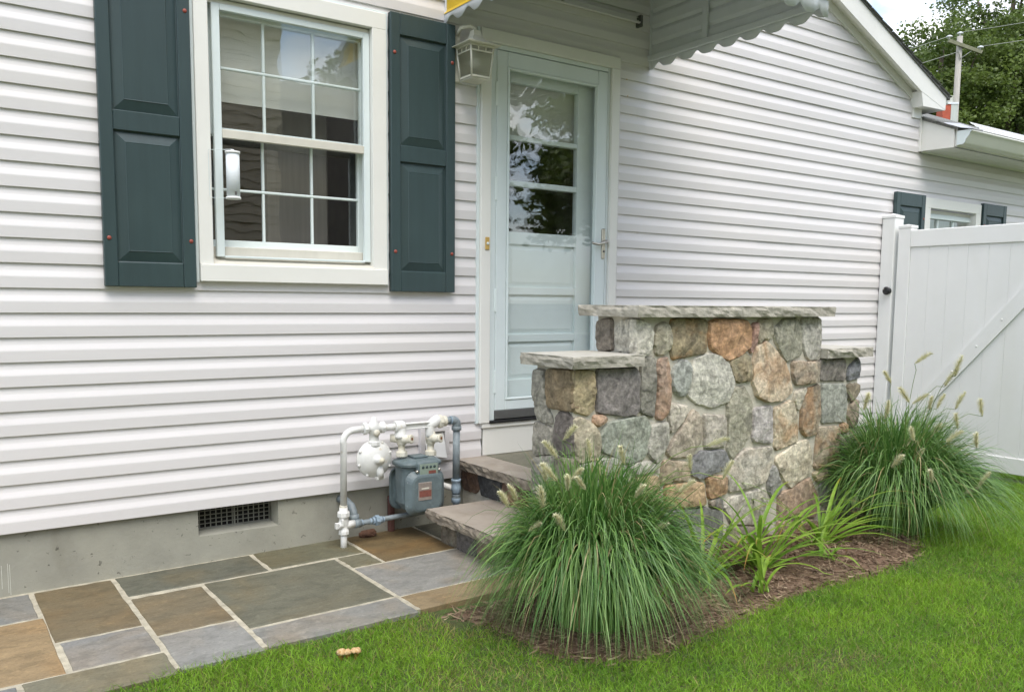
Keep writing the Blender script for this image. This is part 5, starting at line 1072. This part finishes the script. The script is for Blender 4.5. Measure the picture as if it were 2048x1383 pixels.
# ------------------------------------------------------------------ daylilies
def lily_leaf(parent, base, az, L, tilt, cur, w, seed, tipdry, mid):
    rnd = random.Random(seed); S = 12; dh = Vector((math.cos(az), math.sin(az), 0)); sd = Vector((-dh.y, dh.x, 0)); p = Vector(base); ang = tilt; V = []; tint = []; gcol = Vector((.15, .30, .03)).lerp(Vector((.29, .43, .06)), rnd.random()); dry = Vector((.42, .22, .06)); sw = rnd.uniform(-.25, .25)
    for s in range(S + 1):
        t = s / S; ww = w * (.55 + .9 * t * (1 - t) * 1.6) * (1 - t ** 4) + .0006; up_ = Vector((0, 0, 1)) * math.sin(ang) - dh * math.cos(ang); fold = .35 * (1 - .6 * t)
        for e, f in ((-1, 1), (0, 0), (1, 1)): V.append(tuple(p + sd * e * ww * .5 + up_ * f * ww * .5 * fold)); k = max(0, (t - (1 - tipdry)) / max(tipdry, 1e-3)); tint.append(gcol.lerp(dry, min(1, k * 1.6)) * (1.12 if e == 0 else 1))
        p = p + (dh * math.sin(ang) + Vector((0, 0, math.cos(ang))) + sd * sw * t) * (L / S); ang = min(R(165), ang + cur / S * (.3 + 1.4 * t))
        if p.z < .025: p.z = .025
    b = base_of(parent); vs = np.array(V) - np.array(b); q = [(3 * s + j, 3 * s + j + 1, 3 * s + 4 + j, 3 * s + 3 + j) for s in range(S) for j in (0, 1)]
    return np_mesh('leaf', vs, np.array(q), np.zeros((0, 3), int), np.array([tuple(x) for x in tint]), 'lily_leaf', parent)
def daylily(loc, n, Lr, label, seed, dirs=None, tmax=62):
    r = root('daylily', (*loc, 0), label, 'daylily', 'daylilies in the mulch bed'); rnd = random.Random(seed)
    for i in range(n):
        az = rnd.uniform(0, 2 * math.pi) if dirs is None or rnd.random() < .35 else rnd.choice(dirs) + rnd.uniform(-.5, .5)
        lily_leaf(r, (loc[0] + rnd.uniform(-.035, .035), loc[1] + rnd.uniform(-.03, .03), .0), az, rnd.uniform(*Lr), R(rnd.uniform(14, tmax)), rnd.uniform(.8, 2.2), rnd.uniform(.015, .024), seed * 100 + i, rnd.choice([.04, .08, .14, .24]), 0)
    return r
daylily((3.18, -1.55), 46, (.34, .68), 'bright green daylily clump in the middle of the mulch bed', 2, [-.3, 3.2, .1, 2.8, -.6], 68)
daylily((2.86, -1.50), 32, (.34, .64), 'daylily leaning against the large foreground grass', 3, [0.2, 2.9, -.4, 3.4], 66)
daylily((3.76, -1.46), 36, (.34, .66), 'daylily clump just left of the plumed grass by the gate', 4, [3.1, .0, -.6, 2.7, -.2], 68)
daylily((2.95, -1.74), 10, (.16, .32), 'small daylily shoot at the front edge of the mulch bed', 5, [0, 3.1], 74)
daylily((3.60, -1.63), 8, (.12, .24), 'tiny daylily tuft in the bare mulch near the lawn', 6, None, 66)
# mushrooms in the lawn
mx0, my0 = 1.205, -1.372
ms_ = root('mushroom_cluster', (mx0, my0, -.02), 'cluster of three tan mushrooms in the lawn', 'mushrooms')
for i, (dx, dy, r, h_) in enumerate(((-.024, .012, .014, .044), (-.003, .003, .013, .042), (.020, -.010, .017, .048))):
    bm = bmesh.new(); bm_lathe(bm, (mx0 + dx, my0 + dy, -.03), (dx * 4, 0, 1), [(0, .007), (h_ * .7, .009), (h_ * .95, .011)], 12); st_ = bm_obj('mushroom_stem', bm, 'mushroom_brown', ms_, True)
    bm = bmesh.new(); bm_lathe(bm, (mx0 + dx, my0 + dy, -.03 + h_ * .8), (dx * 4, 0, 1), [(0, r * .7), (.002, r * 1.15), (.007, r * 1.1), (.013, r * .8), (.016, r * .4), (.0165, .001)], 16)
    for v in bm.verts: v.co += Vector((mnoise.noise(v.co * 90), mnoise.noise(v.co * 90 + Vector((5, 0, 0))), mnoise.noise(v.co * 90 + Vector((0, 7, 0))))) * .0045
    bm_obj('mushroom_cap', bm, 'mushroom', ms_, True)

# ------------------------------------------------------------------ background: trees, utility pole, chimney
def tree_mesh(seed, h, crown_c, crown_r, nclus, nleaf, lsize):
    rnd = random.Random(seed); g = np.random.default_rng(seed); bm = bmesh.new(); limbs = []
    bm_tube(bm, [(0, 0, 0), (.1, .05, h * .25), (0, .1, h * .5), (.1, 0, h * .72), (.05, 0, h * .9)], [h * .028, h * .022, h * .016, h * .009, h * .004], 9)
    cl = []
    for i in range(nclus):
        v = g.normal(size=3); v /= np.linalg.norm(v); rr = g.random() ** .45; c = np.array([v[0] * crown_r[0], v[1] * crown_r[1], v[2] * crown_r[2]]) * rr; c *= 1 + .22 * mnoise.noise(Vector(v * 2.2) + Vector((seed, 0, 0))); cl.append((c + np.array(crown_c), rr))
    for i in range(26):
        c = cl[i * 3 % len(cl)][0]; z0 = max(h * .25, c[2] * .62 - rnd.random()); s = Vector((0, 0, z0)); e = Vector(c); mid = s.lerp(e, .5) + Vector((0, 0, .4)); bm_tube(bm, [s, mid, e], [h * .009, h * .005, h * .0015], 5)
    cen = []; 
    for c, rr in cl: k = nleaf // nclus; cen.append(c + g.normal(size=(k, 3)) * np.array([.62, .62, .40]) * crown_r[0] * .155)
    P = np.concatenate(cen); n = len(P); D = g.normal(size=(n, 3)) * np.array([1, 1, .5]); D[:, 2] -= .2; D /= np.linalg.norm(D, axis=1)[:, None]; A = np.cross(D, g.normal(size=(n, 3))); A /= np.linalg.norm(A, axis=1)[:, None]
    L = lsize * g.uniform(.6, 1.3, n)[:, None]; Wd = L * .36; vs = np.stack([P, P + D * L * .5 + A * Wd, P + D * L, P + D * L * .5 - A * Wd], 1)
    clt = np.repeat(g.random(nclus), nleaf // nclus)[:, None]; tt = np.clip(clt * .7 + g.random((n, 1)) * .3, 0, 1); tint = np.array([.055, .095, .018]) * (1 - tt) + np.array([.19, .255, .055]) * tt
    return bm, vs.reshape(-1, 3), np.repeat(tint, 4, 0)
def tree(loc, label, seed, h, cc, crr, nclus=90, nleaf=18000, ls=.20, group='trees behind the house'):
    r = root('tree', loc, label, 'tree', group); bm, vs, tint = tree_mesh(seed, h, cc, crr, nclus, nleaf, ls)
    me = bpy.data.meshes.new('trunk'); bm.to_mesh(me); bm.free(); me.materials.append(M['bark']); link(bpy.data.objects.new('trunk', me), r)
    o = np_mesh('crown', vs, np.arange(len(vs)).reshape(-1, 4), np.zeros((0, 3), int), tint, 'tree_leaf', None, None); o.parent = r; return r
tree((47.0, 22.5, 0), 'broad tree whose crown starts right of the gable, left of the pole', 11, 16.5, (0, 0, 12.4), (4.2, 4.2, 4.0), 120, 30000)
tree((53.5, 22.0, 0), 'tallest tree standing behind the utility pole crossarm', 12, 22, (0, 0, 15.5), (5.2, 5.2, 6.2), 150, 40000)
tree((55.0, 17.5, 0), 'tree at the right edge of the picture beyond the pole', 13, 21, (0, 0, 14), (4.8, 4.8, 6.0), 140, 36000)
up_ = root('utility_pole', (42.75, 19.15, 0), 'grey utility pole with angled crossarm behind the house', 'utility pole')
tube('pole', [(42.75, 19.15, -.1), (42.78, 19.17, 14.3)], [.17, .135], 'pole_wood', up_, 12)
a, b = Vector((42.27, 19.52, 14.05)), Vector((43.56, 18.54, 13.5)); d = (b - a).normalized(); bm = bmesh.new(); sdv = d.cross(Vector((0, 0, 1))).normalized(); upv = sdv.cross(d)
off = -sdv * .16 if (-sdv).dot(Vector((-.57, -.81, 0))) > 0 else sdv * .16
vv = [bm.verts.new(p + off + sdv * s * .06 + upv * t * .08) for p in (a, b) for s, t in ((-1, -1), (1, -1), (1, 1), (-1, 1))]
for f in ((0, 1, 2, 3), (7, 6, 5, 4), (0, 4, 5, 1), (1, 5, 6, 2), (2, 6, 7, 3), (3, 7, 4, 0)): bm.faces.new([vv[i] for i in f])
bm_obj('crossarm', bm, 'arm_wood', up_)
tube('arm_brace', [a.lerp(b, .25) + off, Vector((42.77, 19.16, 13.2)) + off], .018, 'wire', up_, 6); tube('arm_brace', [a.lerp(b, .75) + off, Vector((42.77, 19.16, 13.2)) + off], .018, 'wire', up_, 6)
for p in (a + Vector((.05, 0, .16)), b + Vector((-.06, .05, .20)), Vector((42.79, 19.18, 14.42))): lathe('insulator', p + (off if p.z < 14.4 else Vector()), (0, 0, 1), [(-.12, .03), (0, .04), (.01, .15), (.06, .13), (.10, .05), (.11, .01)], 'awning_white', up_, 12)
def wire(p, q, sag, label):
    p = Vector(p); q = Vector(q); pts = [p.lerp(q, t / 14) - Vector((0, 0, sag * 4 * (t / 14) * (1 - t / 14))) for t in range(15)]
    return props(tube('power_line', pts, .014, 'wire', None, 5), label, 'power line', 'power lines on the pole')
wire((42.2, 19.5, 14.25), (34.4, 24.6, 11.3), .05, 'upper power line running left from the crossarm to the gable'); wire((42.7, 19.1, 13.57), (34.0, 24.5, 10.4), .05, 'lower power line running left below the crossarm')
wire((42.8, 19.18, 14.5), (53, 12.3, 16.95), .15, 'top power line running right from the pole tip'); wire((43.45, 18.6, 13.8), (54, 11.5, 16.25), .15, 'power line running right from the lower crossarm end')
ch = root('chimney', (28.2, 11.5, 0), 'small red and pale grey chimney showing above the eave', 'chimney')
c0 = Vector((28.15, 11.5, 0)); dx_ = Vector((.80, -.60, 0)); dy_ = Vector((.6, .8, 0))
def chbox(name, u0, u1, v0, v1, z0, z1, mt):
    V = [tuple(c0 + dx_ * u + dy_ * v + Vector((0, 0, z))) for z in (z0, z1) for u, v in ((u0, v0), (u1, v0), (u1, v1), (u0, v1))]; return mesh(name, V, [(3, 2, 1, 0), (4, 5, 6, 7)] + [(i, (i + 1) % 4, 4 + (i + 1) % 4, 4 + i) for i in range(4)], mt, ch)
chbox('stack', -.24, .22, -.22, .22, 0, 7.72, 'chimney_red'); chbox('pale_panel', .02, .23, -.235, -.2205, 7.0, 7.72, 'curtain'); chbox('crown_band', -.12, .25, -.25, .25, 7.721, 7.78, 'awning_white')
lathe('flue_pot', c0 + dx_ * .1 + Vector((0, 0, 7.78)), (0, 0, 1), [(0, .08), (.22, .07), (.24, .09), (.25, .02)], 'lantern_cream', ch, 12)

# across the yard (seen as reflections in the window and door glass)
nb = root('neighbour_house', (1.0, -13.0, 0), 'tan sided neighbouring house reflected in the window glass', 'house')
V = []; Fc = []
for i in range(42):
    z = .2 + i * .17; V += [(-9, -12.97, z), (6.3, -12.97, z), (-9, -13.0, z + .17), (6.3, -13.0, z + .17), (-9, -13.0, z), (6.3, -13.0, z)]; k = 6 * i; Fc += [(k, k + 2, k + 3, k + 1), (k + 4, k, k + 1, k + 5)]
k = len(V); V += [(6.3, -13, .0), (6.3, -21, 0), (6.3, -21, 7.3), (6.3, -17, 9.4), (6.3, -13, 7.3)]; Fc.append((k, k + 1, k + 2, k + 3, k + 4))
mesh('wall', V, Fc, 'neighbour_siding', nb); box('eave_board', -9.3, 6.6, -13.3, -12.95, 7.34, 7.5, 'gutter_white', nb)
mesh('roof', [(-9.3, -12.7, 7.5), (6.6, -12.7, 7.5), (6.6, -17, 9.6), (-9.3, -17, 9.6), (-9.3, -21.3, 7.5), (6.6, -21.3, 7.5)], [(0, 1, 2, 3), (3, 2, 5, 4)], 'shingle', nb)
box('rear_wing', 6.31, 9.2, -20, -15.5, 0, 6.2, 'taupe_wall', nb)
tree((11.5, -17.5, 0), 'leafy tree across the yard reflected in the left of the door glass', 21, 9.5, (0, 0, 5.6), (3.4, 3.4, 3.2), 80, 16000, .24, 'trees across the yard')
tree((17.5, -14.5, 0), 'leafy tree across the yard reflected in the right of the door glass', 22, 10.5, (0, 0, 6.0), (3.8, 3.8, 3.7), 90, 17000, .24, 'trees across the yard')
